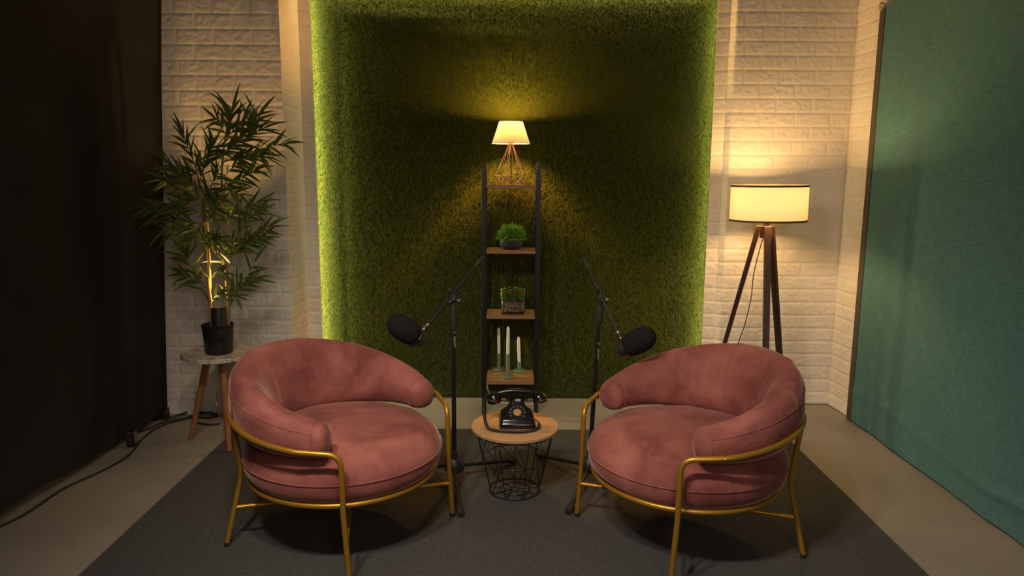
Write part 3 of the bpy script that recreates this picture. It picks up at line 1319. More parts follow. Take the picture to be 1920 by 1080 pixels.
candle_set(935.3, 694, .105, .152, 'mid height sage green candle holder, left of the three on the lowest shelf', 'white candle in the left one of the green holders', -.6)
candle_set(952.0, 708, .140, .158, 'tallest sage green candle holder, at the front of the lowest shelf', 'tall white candle in the tallest green holder', .4)
candle_set(973.5, 697, .062, .150, 'shortest sage green candle holder, right of the three on the lowest shelf', 'white candle in the shortest green holder', -2.2)

# pale cable below the shelf
mb = MB()
p0 = at(914, 722, YS + .10)
pA = at(914.5, 730, YS + .10)
pB = at(920, 742, YS + .11)
mb.tube(cr([Vector((p0.x - .001, p0.y, ztops[3] - .02)), p0, pA, pB, at(930, 752, YS + .12), Vector((-.05, YS + .14, .02)), Vector((.06, YS + .15, .006)), Vector((.14, YS + .17, .005))], 8), .0042, 8)
tag(obj('power_cable', mb, MT['white_cable']), 'beige cable hanging down below the lowest shelf behind the telephone', 'cable')

# ------------------------------------------------------------------ microphone stands
def mic_stand(label, hub_xy, feet, pivot_px, end_px, tip_px, Yp, Ye, Ym, knob_side, label_px, grip_px):
    hx, hy = hub_xy
    t = thing('microphone_stand', label, 'microphone stand', (hx, hy, CARPET_Z), 0, 'black boom microphone stands')
    bm_, bp2 = MT['black_metal'], MT['black_plastic']
    zh = .085
    O = t.location
    mb = MB()
    mb.lathe([(0, .050), (.030, .050), (.041, .056), (.043, .066), (.043, .074), (.040, .092), (.030, .108), (.018, .118), (.016, .126), (.016, .142), (.011, .146), (0, .146)], 32)
    hub = obj('leg_hub', mb, bp2, t, smooth=40)
    mb = MB()
    mb.tube([(0, -.016, .128), (0, -.032, .126)], [.008, .010], 10)
    obj('clamp_knob', mb, bp2, hub)
    for f in feet:
        F_ = Vector((f[0] - hx, f[1] - hy, 0))
        u_ = F_.normalized()
        mb = MB()
        A = u_ * .030 + Vector((0, 0, .070))
        B = F_ + Vector((0, 0, .016))
        mb.tube([A, B], .0085, 10)
        lg = obj('leg', mb, bm_, t)
        mb = MB()
        dirn = (B - A).normalized()
        mb.tube([B - dirn * .045, B - dirn * .040, B - dirn * .012, B + dirn * .004], [.0105, .0125, .0145, .0120], 12)
        obj('rubber_foot', mb, MT['rubber'], lg)
    pv = at(*pivot_px, Yp) - O
    mb = MB()
    base = Vector((0, 0, .12))
    dp_ = (pv - base)
    gA, gB = [at(*g, Yp).z - O.z for g in grip_px]

    def on(z):
        k = (z - base.z) / dp_.z
        return base + dp_ * k

    mb.tube([base, on(gB)], .0098, 12)
    pole = obj('pole', mb, bm_, t)
    mb = MB()
    mb.tube([on(gB - .008), on(gB), on(gB + (gA - gB) * .25), on(gA - .02), on(gA), on(gA + .012)], [.0115, .0140, .0150, .0140, .0110, .0085], 14)
    obj('grip', mb, MT['rubber'], t)
    mb = MB()
    mb.tube([on(gA), pv - Vector((0, 0, .012))], .0068, 10)
    obj('inner_tube', mb, bm_, t)
    # maker's mark down the pole
    lz = at(*label_px, Yp).z - O.z
    c_ = on(lz)
    side = Vector((.55 if knob_side > 0 else .35, -1, 0)).normalized()
    nrm = side
    upv = dp_.normalized()
    xv = -upv
    yv = nrm.cross(xv).normalized()
    Mr = Matrix((xv, yv, nrm)).transposed().to_4x4()
    text_obj('maker_mark', 'GRAVITY', .0125, MT['white_ink'], pole, Matrix.Translation(c_ + nrm * .0100) @ Mr, .0001)
    mb = MB()
    cc = c_ + upv * .044 + nrm * .0100
    mb.tube([cc + (xv * math.cos(a) + yv * math.sin(a)) * .0045 for a in [R(30) + R(300) * i / 20 for i in range(21)]], .0009, 6)
    obj('emblem', mb, MT['white_ink'], pole)
    # swivel
    bt, be = at(*tip_px, Ym) - O, at(*end_px, Ye) - O
    bd = (bt - be).normalized()
    mb = MB()
    mb.lathe([(0, -.018), (.012, -.018), (.0135, -.012), (.0135, .012), (.012, .018), (0, .018)], 18, axis_mat((0, -1, .1), pv))
    mb.tube([pv - bd * .035, pv - bd * .028, pv + bd * .028, pv + bd * .035], [.009, .0115, .0115, .009], 12)
    mb.tube([pv - Vector((0, 0, .03)), pv], [.008, .011], 10)
    sw = obj('swivel', mb, bp2, t)
    mb = MB()
    kx = Vector((knob_side, -.25, -.12)).normalized()
    mb.tube([pv + kx * .006 + Vector((0, 0, -.01)), pv + kx * .020 + Vector((0, 0, -.01))], .006, 8)
    mb.lathe([(0, .018), (.012, .018), (.0135, .021), (.0135, .033), (.011, .036), (0, .036)], 8, axis_mat(kx, pv + Vector((0, 0, -.01))))
    kn = obj('knob', mb, bp2, sw, smooth=20)
    mb = MB()
    q = pv + Vector((-knob_side * .010 if knob_side > 0 else .006, -.012, .016))
    up2 = Vector((-.25 * knob_side, -.2, 1)).normalized()
    mb.tube([q, q + up2 * .012], .005, 8)
    mb.lathe([(0, .012), (.009, .012), (.010, .015), (.010, .022), (.007, .025), (0, .025)], 8, axis_mat(up2, q))
    obj('knob', mb, bp2, sw, smooth=20)
    mb = MB()
    mb.tube([be, bt], .0062, 10)
    bo = obj('boom', mb, bm_, t)
    mb = MB()
    mb.tube([be - bd * .002, be, be + bd * .038, be + bd * .044], [.006, .0092, .0092, .0075], 12)
    obj('counterweight', mb, MT['walnut'] if False else MT['rubber'], bo)
    mb = MB()
    mb.tube([bt - bd * .03, bt], .0072, 10)
    obj('threaded_end', mb, MT['steel'] if False else bm_, bo)
    return bt + O, bd


def microphone(label, bt, bd, foam_px, body_px, Yf, Yb):
    a = at(*foam_px, Yf)
    b_ = at(*body_px, Yb)
    d = (a - b_).normalized()            # from body to foam
    t = thing('microphone', label, 'microphone', b_, 0, 'black studio microphones')
    Mx = axis_mat(d)
    mb = MB()
    mb.lathe([(0, -.030), (.021, -.030), (.0245, -.027), (.0255, -.020), (.0255, .030), (0, .030)], 32, Mx)
    obj('body', mb, MT['black_plastic'], t, smooth=40)
    mb = MB()
    mb.lathe([(0, .012), (.030, .012), (.0415, .018), (.0475, .032), (.0505, .055), (.0510, .078), (.0480, .104), (.0400, .124), (.0265, .138), (.0120, .144), (0, .145)], 40, Mx)
    mb.v = [tuple(Vector(v) * (1 + .006 * mnoise.noise(Vector(v) * 60))) for v in mb.v]
    obj('foam_windscreen', mb, MT['foam'], t, smooth=60)
    # yoke
    toward = (bt - b_)
    u_ = (toward - d * toward.dot(d)).normalized()
    side = d.cross(u_)
    mb = MB()
    ring = []
    for i in range(25):
        an = R(-100 + 200 * i / 24)
        ring.append(u_ * .030 * math.cos(an) + side * .030 * math.sin(an) + d * .004)
    mb.tube(ring, .0045, 8)
    q = u_ * .032 + d * .004
    bl = bt - b_
    mb.tube([q, q * .5 + bl * .5 + u_ * .004, bl], [.010, .0125, .0105], 12)
    yk = obj('mount_yoke', mb, MT['black_plastic'], t, smooth=40)
    mb = MB()
    mb.lathe([(0, 0), (.0105, 0), (.0105, .010), (0, .010)], 16, axis_mat(bd, bl - bd * .010))
    obj('thread_adapter', mb, mat('dull_brass', (.22, .16, .10), .45, .8), yk)
    mb = MB()
    e_ = (q * .5 + bl * .5)
    mb.lathe([(0, .0), (.004, 0), (.004, .0022), (0, .003)], 12, axis_mat((0, -1, .2), e_ + Vector((0, -.0125, 0))))
    obj('pivot_screw', mb, MT['brass'], yk)
    mb = MB()
    k0 = -u_ * .024 + d * .004
    mb.lathe([(0, 0), (.011, 0), (.012, .003), (.012, .018), (.009, .021), (0, .021)], 14, axis_mat(-u_, k0))
    obj('cable_socket', mb, MT['rubber'], t)
    return t


bt, bd = mic_stand('black boom microphone stand beside the armchair near the bamboo plant', (-.247, 2.98), [(-.196, 2.648), (.022, 3.185), (-.552, 3.10)],
                   (850, 558), (901, 487), (800, 612), 2.975, 3.07, 2.875, 1, (853.5, 641), (574, 620) and ((851, 574), (851, 618)))
microphone('black foam covered microphone over the armchair near the bamboo plant', bt, bd, (758, 617), (783, 634), 2.835, 2.86)
bt, bd = mic_stand('black boom microphone stand beside the armchair near the floor lamp', (.345, 2.99), [(.228, 2.675), (.135, 3.245), (.67, 3.05)],
                   (1126, 556), (1095, 487), (1160, 626), 2.985, 3.07, 2.875, 1, (1121.5, 663), ((1122, 577), (1121, 605)))
microphone('black foam covered microphone over the armchair near the floor lamp', bt, bd, (1196, 640), (1171, 653), 2.835, 2.86)

# ------------------------------------------------------------------ tripod floor lamp
YF = 3.72
tl_ = at(1443, 347, YF)
bl_ = at(1439.5, 414, YF)
hubp = at(1436.5, 432, YF)
fl = thing('floor_lamp', 'lit tripod floor lamp with cream drum shade and dark wooden legs', 'floor lamp', (hubp.x - .005, YF, 0))
O = fl.location
ax = (tl_ - bl_).normalized()
hgt = (tl_ - bl_).length
Mx = axis_mat(ax, bl_ - O)
RS = .190
mb = MB()
mb.lathe([(RS, 0), (RS, hgt * .5), (RS, hgt)], 72, Mx)
shd = obj('lamp_shade', mb, MT['shade_linen'], fl, smooth=40)
mb = MB()
for z in (.004, hgt - .004):
    mb.loft([[Mx @ Vector(p) for p in circ(RS + .0008, z + dz_, 72)] for dz_ in (-.005, .005)], cap=False)
    mb.loft([[Mx @ Vector(p) for p in circ(RS - .0022, z + dz_, 72)] for dz_ in (-.005, .005)], cap=False)
obj('shade_band', mb, MT['shade_trim'], shd)
mb = MB()
for z in (.006, hgt - .006):
    mb = MB()
    for i in range(3):
        a = 2 * PI * (i + .1) / 3
        mb.tube([Mx @ pc(RS - .002, z, a), Mx @ pc(.018, z - (.0 if z < .1 else .02), a)], .002, 6)
    mb.tube([Mx @ Vector(p) for p in circ(.02, z - (.0 if z < .1 else .02), 20)], .002, 6, closed=True)
    obj('shade_wire', mb, MT['steel'], shd)
mb = MB()
mb.tube([hubp - O, (hubp - O) * 1 + ax * .06, Mx @ Vector((0, 0, .07))], [.016, .014, .018], 14)
obj('lamp_holder', mb, MT['black_plastic'], fl)
mb = MB()
mb.lathe([(0, .066), (.013, .068), (.014, .080), (.026, .100), (.030, .115), (.024, .134), (0, .143)], 24, Mx)
obj('light_bulb', mb, emis('bulb_glow_warm', (1, .66, .30), 25), fl)
light('floor_lamp_light', 'POINT', Mx @ Vector((0, 0, .112)), FLOOR_LAMP_W, WARM, fl, shadow_soft_size=.040)
hz = hubp.z
mb = MB()
rt3 = Matrix.Rotation(R(40), 3, 'Z')
mb.box((hubp - O) + Vector((0, 0, -.008)), (.046, .046, .062), rt3)
obj('leg_hub', mb, MT['walnut'], fl, bevel=.003)
for deg in (158, 262, 36):
    a = R(deg)
    u_ = Vector((math.cos(a), math.sin(a), 0))
    s_ = Vector((-math.sin(a), math.cos(a), 0))
    A = (hubp - O) + u_ * .036 + Vector((0, 0, .022))
    B = Vector((hubp.x - O.x, 0, 0)) + u_ * .272
    mb = MB()
    mb.loft([[p + u_ * (dx * k) + s_ * (dy * k) for dx, dy in ((-.013, -.017), (.013, -.017), (.013, .017), (-.013, .017))] for p, k in ((B, .8), (A, 1))])
    lg = obj('leg', mb, MT['walnut'], fl, bevel=.002)
    mb = MB()
    mb.lathe([(0, 0), (.005, .001), (.006, .004), (0, .005)], 12, axis_mat(u_, A + u_ * .012 + Vector((0, 0, -.02))))
    obj('bolt', mb, MT['black_metal'], lg)
mb = MB()
mb.tube(cr([hubp - O + Vector((-.008, -.012, -.04)), at(1429, 452, YF + .02) - O, at(1414, 510, YF + .06) - O, at(1408, 560, YF + .07) - O, at(1396, 610, YF + .09) - O, at(1384, 645, YF + .1) - O,
            Vector((-.14, .13, .06)), Vector((-.12, .17, .006)), Vector((.05, .26, .006)), Vector((.2, .30, .006))], 8), .0026, 8)
obj('cord', mb, MT['cable'], fl)

# ------------------------------------------------------------------ marble tripod table and bamboo
MX, MY = -1.435, 3.455
MZ = at(414, 658, MY).z
mt_ = thing('tripod_side_table', 'marble topped round table on three wooden legs under the bamboo', 'side table', (MX, MY, 0))
mb = MB()
mb.lathe([(0, MZ - .021), (.178, MZ - .021), (.182, MZ - .018), (.182, MZ - .003), (.179, MZ), (0, MZ)], 64)
obj('table_top', mb, MT['marble'], mt_, smooth=40)
for fx, fy, zf in ((-1.628, 3.49, 0), (-1.358, 3.30, CARPET_Z), (-1.318, 3.635, 0)):
    u_ = Vector((fx - MX, fy - MY, 0))
    mb = MB()
    mb.tube([u_ * .36 + Vector((0, 0, MZ - .021)), u_ * .40 + Vector((0, 0, MZ - .06)), u_ * .97 + Vector((0, 0, .02 + zf)), u_ + Vector((0, 0, .004 + zf)), u_ * 1.004 + Vector((0, 0, .001 + zf))],
            [.0175, .0175, .0125, .0120, .008], 14)
    obj('leg', mb, MT['beech'], mt_, smooth=50)

pp = at(411, 655, MY - .03)
bam = thing('bamboo_plant', 'tall artificial bamboo plant in a black pot on the marble table', 'plant', (pp.x, MY - .03, MZ))
O = bam.location
mb = MB()
mb.lathe([(0, 0), (.062, 0), (.064, .003), (.072, .125), (.0745, .132), (.0745, .142), (.071, .142), (.069, .128), (.066, .115), (0, .113)], 40)
obj('pot', mb, MT['pot_black'], bam, smooth=40)
mb = MB()
mb.lathe([(.0655, .114), (.04, .118), (0, .119)], 24)
obj('soil', mb, MT['soil'], bam)


def cane(pxs, Ys, r0, r1):
    pts = [at(x, y, Y) - O for (x, y), Y in zip(pxs, Ys)]
    pts[0].z = min(pts[0].z, .115)
    P = cr(pts, 8)
    n = len(P)
    rs = []
    acc = 0
    for i in range(n):
        if i:
            acc += (P[i] - P[i - 1]).length
        base = r0 + (r1 - r0) * i / (n - 1)
        ph_ = (acc / .085) % 1
        rs.append(base * (1.16 if ph_ < .13 else 1))
    mb = MB()
    mb.tube(P, rs, 10)
    obj('cane', mb, MT['cane'], bam, smooth=60)
    return P


Y0 = MY - .03
cA = cane([(399, 622), (394, 565), (388, 500), (384, 430), (378, 370), (366, 305)], [Y0 - .02, Y0 - .03, Y0 - .04, Y0 - .04, Y0 - .05, Y0 - .05], .0085, .004)
cB = cane([(429, 622), (428, 560), (422, 490), (418, 410), (416, 320), (424, 250), (432, 215)], [Y0 + .01, Y0, Y0, Y0 + .01, Y0 + .01, Y0 + .01, Y0], .0088, .0035)
cC = cane([(405, 622), (396, 560), (393, 470), (388, 400), (384, 350)], [Y0 + .03, Y0 + .04, Y0 + .05, Y0 + .05, Y0 + .06], .006, .003)

# sprays: pixel polyline of the twig, depth at start and end, number of leaves, leaf length range, spread
SPR = [
    ([(426, 250), (432, 225), (436, 205)], 0, -.02, 9, (.10, .14), .75),
    ([(420, 262), (445, 240), (472, 222)], 0, -.06, 10, (.10, .15), .6),
    ([(418, 285), (455, 262), (495, 240)], 0, .05, 11, (.10, .15), .5),
    ([(418, 290), (450, 262), (486, 215)], 0, .02, 9, (.10, .14), .6),
    ([(424, 255), (412, 232), (404, 222)], 0, .03, 5, (.10, .13), .6),
    ([(418, 305), (455, 290), (500, 276), (536, 268)], 0, -.04, 11, (.09, .13), .42),
    ([(418, 300), (450, 300), (482, 290), (500, 296)], 0, .08, 9, (.09, .13), .5),
    ([(417, 335), (440, 312), (470, 296), (500, 290)], .01, -.10, 9, (.08, .12), .5),
    ([(417, 350), (438, 345), (462, 330), (482, 318)], .01, -.05, 11, (.08, .12), .5),
    ([(376, 345), (362, 300), (350, 270), (342, 246)], -.04, -.06, 9, (.09, .13), .35),
    ([(374, 340), (388, 300), (402, 270)], -.04, -.10, 10, (.10, .14), .6),
    ([(370, 320), (385, 290), (415, 275)], -.04, .05, 10, (.09, .13), .7),
    ([(376, 355), (352, 335), (330, 318), (308, 300)], -.05, -.10, 11, (.09, .13), .5),
    ([(378, 370), (350, 350), (320, 340), (300, 338)], -.04, .04, 9, (.09, .13), .5),
    ([(380, 375), (398, 345), (410, 320)], -.04, -.12, 10, (.09, .13), .8),
    ([(382, 400), (350, 392), (310, 388), (275, 388)], -.05, -.16, 13, (.10, .14), .45),
    ([(383, 420), (350, 415), (320, 410), (290, 402)], -.05, -.08, 11, (.10, .14), .5),
    ([(384, 435), (360, 430), (335, 428), (305, 432)], -.04, -.02, 10, (.09, .13), .5),
    ([(384, 420), (400, 400), (414, 380)], -.04, -.14, 10, (.09, .13), .9),
    ([(388, 390), (410, 385), (430, 395)], .05, .10, 8, (.08, .12), .8),
    ([(420, 470), (445, 440), (470, 408), (488, 395)], 0, -.06, 12, (.09, .13), .6),
    ([(420, 490), (455, 465), (485, 440), (505, 425)], 0, .03, 11, (.09, .13), .5),
    ([(421, 480), (448, 462), (470, 452), (492, 446)], 0, .08, 10, (.09, .12), .5),
    ([(428, 560), (445, 535), (465, 515), (478, 490)], 0, -.04, 8, (.08, .12), .55),
    ([(429, 580), (445, 548), (468, 528), (480, 522)], 0, .03, 7, (.08, .11), .55),
    ([(386, 540), (368, 515), (352, 490), (346, 474)], -.03, -.07, 9, (.09, .12), .6),
    ([(388, 555), (372, 530), (352, 520), (338, 516)], -.03, .02, 7, (.08, .12), .55),
    ([(390, 530), (405, 510), (425, 512)], -.03, -.08, 6, (.07, .10), .8),
    ([(420, 500), (405, 470), (402, 450)], 0, -.08, 7, (.08, .11), .8),
    ([(424, 520), (436, 480), (440, 455)], 0, -.03, 7, (.07, .11), .7),
    ([(380, 380), (366, 372), (345, 372), (330, 378)], -.05, -.12, 9, (.09, .13), .7),
    ([(378, 365), (392, 372), (412, 360)], -.04, -.10, 9, (.09, .12), .8),
    ([(383, 410), (370, 440), (352, 452)], -.04, -.10, 8, (.09, .12), .7),
    ([(384, 430), (398, 450), (412, 446)], -.04, -.10, 8, (.08, .12), .8),
    ([(417, 330), (432, 352), (450, 366)], .01, -.06, 8, (.08, .12), .7),
    ([(418, 420), (440, 400), (470, 385), (492, 378)], .01, .06, 9, (.09, .12), .6),
    ([(372, 330), (350, 318), (332, 322)], -.05, -.02, 8, (.09, .12), .7),
    ([(392, 575), (404, 555), (420, 552)], -.03, -.05, 5, (.06, .09), .7),
    ([(428, 545), (432, 540), (444, 560)], 0, -.04, 4, (.06, .08), .7),
]
for pxs, ya, yb, nlv, (la, lb), spread in SPR:
    nlv = int(nlv * 1.6)
    n = len(pxs)
    pts = [at(x, y, Y0 + ya + (yb - ya) * i / (n - 1)) - O for i, (x, y) in enumerate(pxs)]
    P = cr(pts, 6)
    tw_ = MB()
    tw_.tube(P, [.0022 - .0012 * i / (len(P) - 1) for i in range(len(P))], 6)
    br = obj('branch', tw_, MT['twig'], bam, smooth=60)
    mb = MB()
    for k in range(nlv):
        t_ = .12 + .88 * (k + 1) / nlv
        i = min(len(P) - 2, int(t_ * (len(P) - 1)))
        d = (P[i + 1] - P[i]).normalized() if i < len(P) - 1 else (P[i] - P[i - 1]).normalized()
        side = (-1 if k % 2 else 1)
        lat = Vector((-d.z, 0, d.x))
        if k == nlv - 1:
            dd = d + Vector((0, rnd.uniform(-.2, .2), 0))
        else:
            dd = d * rnd.uniform(.6, 1.0) + lat * side * rnd.uniform(.35, 1.25) * (spread + .15) + Vector((0, rnd.uniform(-.9, .6), 0)) * (spread + .2)
        nn = Vector((rnd.uniform(-.9, .9), -1.0, rnd.uniform(-.6, 1.4)))
        leaf(mb, P[i + 1] if k == nlv - 1 else P[i], dd, nn, rnd.uniform(la, lb), rnd.uniform(.011, .0165), .22, rnd.uniform(.15, .55), 5)
    obj('leaves', mb, MT['bamboo_leaf'], br, smooth=40)

# spotlight can in the pot
sb, stp = at(412, 622, Y0 - .035), at(409.5, 577, Y0 - .02)
sd = (stp - sb).normalized()
sp = thing('spotlight', 'small black can spotlight pointing up out of the bamboo pot', 'spotlight', sb)
mb = MB()
Mx = axis_mat(sd)
ll = (stp - sb).length
mb.lathe([(0, -.03), (.033, -.03), (.0345, -.026), (.0345, ll - .016), (.0335, ll - .015), (.0335, ll - .013), (.0345, ll - .012), (.0345, ll), (.031, ll), (.030, ll - .025), (0, ll - .025)], 36, Mx)
obj('housing', mb, MT['black_plastic'], sp, smooth=30)
mb = MB()
mb.lathe([(.0299, ll - .024), (0, ll - .0235)], 24, Mx)
obj('lens', mb, emis('spot_glow', (1, .75, .40), 6), sp)
so = light('spotlight_beam', 'SPOT', Mx @ Vector((0, 0, ll - .012)), SPOT_W, (1.0, .56, .19), sp, spot_size=R(64), spot_blend=.8, shadow_soft_size=.012)
so.rotation_euler = (Vector((-.08, .20, 1))).to_track_quat('-Z', 'Y').to_euler()

# thin white cord hanging behind the table
mb = MB()
mb.tube(cr([at(436, 672, MY + .06), at(430, 700, MY + .12), at(416, 722, MY + .15), at(404, 745, MY + .15), at(408, 765, MY + .1), atz(412, 785, .02), atz(414, 793, .003), atz(417, 800, .003), atz(412, 808, .003), atz(410, 800, .004), atz(418, 795, .005), atz(440, 793, .004)], 8), .0018, 6)
tag(obj('thin_cord', mb, MT['white_cable']), 'thin white cord hanging behind the legs of the marble table', 'cord')

# black cables on the floor
mb = MB()
mb.tube(cr([atz(-60, 1012, .005), atz(40, 968, .005), atz(120, 916, .005), atz(185, 886, .005), atz(240, 855, .005), atz(268, 822, .005), atz(300, 800, .005), atz(350, 784, .006), atz(395, 783, .006), atz(404, 778, .006), atz(392, 774, .006), atz(372, 776, .006), atz(346, 784, .014), atz(310, 790, .013), atz(270, 807, .005), atz(235, 812, .005), atz(190, 815, .005)], 10), .0052, 8)
tag(obj('floor_cable', mb, MT['cable']), 'long black cable running along the floor under the black curtain', 'cable')
mb = MB()
mb.tube(cr([atz(255, 789, .005), atz(300, 787, .005), atz(330, 780, .017), atz(362, 770, .006), atz(385, 774, .017), atz(402, 773, .005), atz(410, 780, .005)], 10), .0052, 8)
mb.tube(cr([atz(366, 792, .005), atz(390, 796, .005), atz(412, 795, .005)], 10), .0052, 8)
tag(obj('floor_cable', mb, MT['cable']), 'black cable looped on the floor behind the marble table legs', 'cable')

# ------------------------------------------------------------------ black curtain on a rolling frame
cur = thing('black_curtain', 'tall black cloth backdrop on a rolling frame along the left side', 'curtain', (-1.93, 2.4, 0))
O = cur.location
mb = MB()
ny, nz2 = 120, 60
vs = []
for j in range(nz2 + 1):
    z = .045 + (2.55 - .045) * j / nz2
    for i in range(ny + 1):
        y = .9 + (3.845 - .9) * i / ny
        t = (y - .9) / 2.945
        x = -1.985 + .075 * t + .052 * (z) * (.25 + .75 * t)
        x += .010 * math.sin(y * 9 + .5 * math.sin(z * 2)) * (1 - .25 * z) + .008 * mnoise.noise((y * 2, z * 1.2, 4))
        zz = z + (.018 * math.sin(y * 5) + .012 * mnoise.noise((y * 6, 0, 2)) if j == 0 else 0)
        vs.append((x, y, zz))
for off_ in (0, -.004):
    mb.add([(x + off_, y, z) for x, y, z in vs], [(j * (ny + 1) + i, j * (ny + 1) + i + 1, (j + 1) * (ny + 1) + i + 1, (j + 1) * (ny + 1) + i) for j in range(nz2) for i in range(ny)])
# return of the cloth round the far post
edge = [vs[j * (ny + 1) + ny] for j in range(nz2 + 1)]
mb.add([e for e in edge] + [(e[0] - .10, e[1] + .006, e[2]) for e in edge], [(j, j + 1, nz2 + 2 + j, nz2 + 1 + j) for j in range(nz2)])
obj('cloth', mb, MT['black_cloth'], cur, world=True, smooth=60)
mb = MB()
for y, x in ((3.80, -1.975), (1.2, -2.02)):
    mb.tube([(x, y, .02), (x + .09, y, 2.50)], .016, 12)
mb.tube([(-1.885, 3.82, 2.50), (-1.94, .9, 2.50)], .016, 12)
mb.box((-1.94, 3.79, .028), (.10, .06, .055))
obj('frame', mb, MT['black_metal'], cur, world=True, smooth=40)
cp_ = atz(247, 826, .03)
mb = MB()
mb.tube([cp_ + Vector((-.012, 0, 0)), cp_ + Vector((.012, 0, 0))], .030, 20)
mb.lathe([(.0300, -.006), (.0312, 0), (.0300, .006)], 20, axis_mat((1, 0, 0), cp_))
cas = obj('caster_wheel', mb, MT['rubber'], cur, world=True, smooth=40)
mb = MB()
mb.box(cp_ + Vector((.017, .004, .018)), (.004, .028, .055))
mb.box(cp_ + Vector((-.017, .004, .018)), (.004, .028, .055))
mb.box(cp_ + Vector((0, .004, .046)), (.038, .032, .005))
fk = obj('caster_fork', mb, MT['steel'], cas)
for v in fk.data.vertices:
    v.co -= O

# ------------------------------------------------------------------ teal backdrop
te_ = thing('teal_backdrop', 'teal woven cloth backdrop screen along the right side', 'backdrop', (1.88, 2.4, 0))
mb = MB()
ny, nz2 = 150, 110
vs = []
ztop = 2.185
for j in range(nz2 + 1):
    z = .012 + (ztop - .012) * (j / nz2) ** 1.25
    for i in range(ny + 1):
        y = .9 + (3.803 - .9) * i / ny
        x = 1.874
        low = math.exp(-((z - .10) / .16) ** 2)
        # gathered folds over the hem
        x -= .010 * math.exp(-((z - .16 - .03 * math.sin(y * 4)) / .022) ** 2) * (.4 + .6 * max(0, math.sin(y * 3.1 + .4)))
        x += .006 * low * math.sin(y * 13 + 1.5 * math.sin(y * 5))
        for yc, w_, zz_ in ((3.42, .012, .55), (3.17, .010, .62), (2.86, .012, .30), (3.66, .015, .4)):
            x -= .005 * math.exp(-((y - yc) / w_) ** 2) * math.exp(-((z - .18) / zz_) ** 2)
        x += .004 * mnoise.noise((y * 1.6, z * 1.4, 9))
        vs.append((x, y, z))
for off_ in (0, .004):
    mb.add([(x + off_, y, z) for x, y, z in vs], [(j * (ny + 1) + i, (j + 1) * (ny + 1) + i, (j + 1) * (ny + 1) + i + 1, j * (ny + 1) + i + 1) for j in range(nz2) for i in range(ny)])
obj('cloth', mb, MT['teal'], te_, world=True, smooth=60)
mb = MB()
mb.box((1.884, 3.829, 1.09), (.030, .052, 2.18))
obj('frame_post', mb, MT['frame_grey'], te_, world=True, bevel=.002)
mb = MB()
mb.tube([(1.90, 3.85, 2.172), (1.90, .9, 2.172)], .012, 10)
obj('top_rail', mb, MT['frame_grey'], te_, world=True)
mb = MB()
c_ = Vector((1.885, 3.845, 2.185))
for k in range(5):
    mb.tube(cr([c_ + Vector((.018 * math.cos(a + k * .5), .018 * math.sin(a), -.012 + .007 * k)) for a in (0, 1.57, 3.14, 4.71)], 5, closed=True), .0045, 6, closed=True)
mb.tube(cr([c_, c_ + Vector((-.012, -.01, .02)), c_ + Vector((-.03, -.01, .018))], 4), [.006] * 9, 6)
obj('tied_knot', mb, mat('tie_cloth', (.55, .48, .38), .8), te_, world=True)

# ------------------------------------------------------------------ added fill light, modelled as a softbox behind the camera
sl = thing('added_fill_light', 'added fill light in softbox form on a stand behind the camera', 'softbox', (.55, -.75, 0))
kp = Vector((0, 0, 1.90))
aim = Vector((.75, 3.0, .8)) - (sl.location + kp)
Mx = axis_mat(aim.normalized(), kp)
mb = MB()
hs_ = .45
mb.loft([[Mx @ Vector((sx * h_, sy * h_, z)) for sx, sy in ((-1, -1), (1, -1), (1, 1), (-1, 1))] for h_, z in ((.07, -.30), (hs_, 0), (hs_, .03))], cap=False)
obj('fill_hood', mb, MT['black_cloth'], sl)
mb = MB()
mb.tube([Mx @ Vector((0, 0, -.30)), Mx @ Vector((0, 0, -.42))], .06, 16)
mb.tube([Vector((0, -.36, .5)), Mx @ Vector((0, 0, -.36))], .014, 10)
for k in range(3):
    a = 2 * PI * k / 3
    mb.tube([(0, -.36, .55), (.30 * math.cos(a), -.36 + .30 * math.sin(a), .012)], .010, 8)
obj('fill_stand', mb, MT['black_metal'], sl)
kl = light('added_fill_glow', 'AREA', Mx @ Vector((0, 0, .01)), FILL_W, (1.0, .82, .64), sl, shape='SQUARE', size=.84)
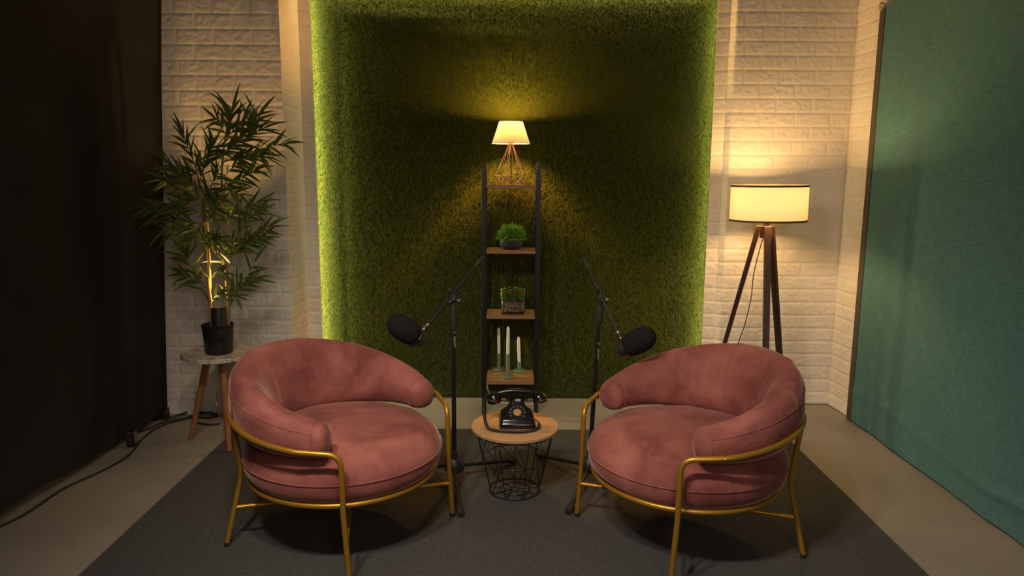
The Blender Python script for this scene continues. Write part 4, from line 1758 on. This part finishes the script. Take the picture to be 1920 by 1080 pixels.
kl.rotation_euler = aim.to_track_quat('-Z', 'Y').to_euler()

# ------------------------------------------------------------------ pair of ceiling spotlights that light the chairs
def ceiling_spot(label, x, y, z, aim):
    t = thing('ceiling_spotlight', label, 'spotlight', (x, y, ZC), 0, 'ceiling spotlights in front of the set')
    hz_ = z - ZC
    d = (Vector(aim) - Vector((x, y, z))).normalized()
    Mx = axis_mat(d, (0, 0, hz_))
    mb = MB()
    mb.lathe([(0, -.16), (.06, -.16), (.085, -.12), (.10, 0), (.10, .02), (.094, .02), (.094, 0)], 32, Mx)
    obj('housing', mb, MT['black_metal'], t)
    mb = MB()
    mb.lathe([(.093, .0), (0, .0)], 32, Mx)
    obj('lens', mb, emis('lens_glow', (1, .85, .65), 4), t)
    mb = MB()
    mb.tube([(0, 0, 0), (0, 0, hz_ + .12), Mx @ Vector((0, 0, -.12))], .012, 10)
    mb.lathe([(0, 0), (.05, 0), (.05, -.02), (0, -.02)], 20)
    obj('bracket', mb, MT['black_metal'], t)
    k = light('ceiling_spotlight_beam', 'SPOT', Mx @ Vector((0, 0, .03)), KEY_W, (1.0, .82, .64), t, spot_size=R(KEY_CONE), spot_blend=1.0, shadow_soft_size=.09)
    k.rotation_euler = d.to_track_quat('-Z', 'Y').to_euler()


ceiling_spot('left one of the two black ceiling spotlights in front of the set', -.80, 1.0, 2.45, (0, 2.45, .25))
ceiling_spot('right one of the two black ceiling spotlights in front of the set', -.35, 1.0, 2.45, (.1, 2.45, .25))

# ------------------------------------------------------------------ world and view
w = bpy.data.worlds.new('studio')
scene.world = w
w.use_nodes = True
w.node_tree.nodes['Background'].inputs[0].default_value = (.9, .8, .7, 1)
w.node_tree.nodes['Background'].inputs[1].default_value = .0
scene.view_settings.view_transform = 'Standard'
scene.view_settings.look = 'None'
scene.view_settings.gamma = 1
scene.view_settings.use_curve_mapping = False
scene.view_settings.exposure = 0.0
try:
    scene.cycles.use_denoising = True
    scene.cycles.sample_clamp_indirect = 6
    scene.cycles.max_bounces = 10
except Exception:
    pass
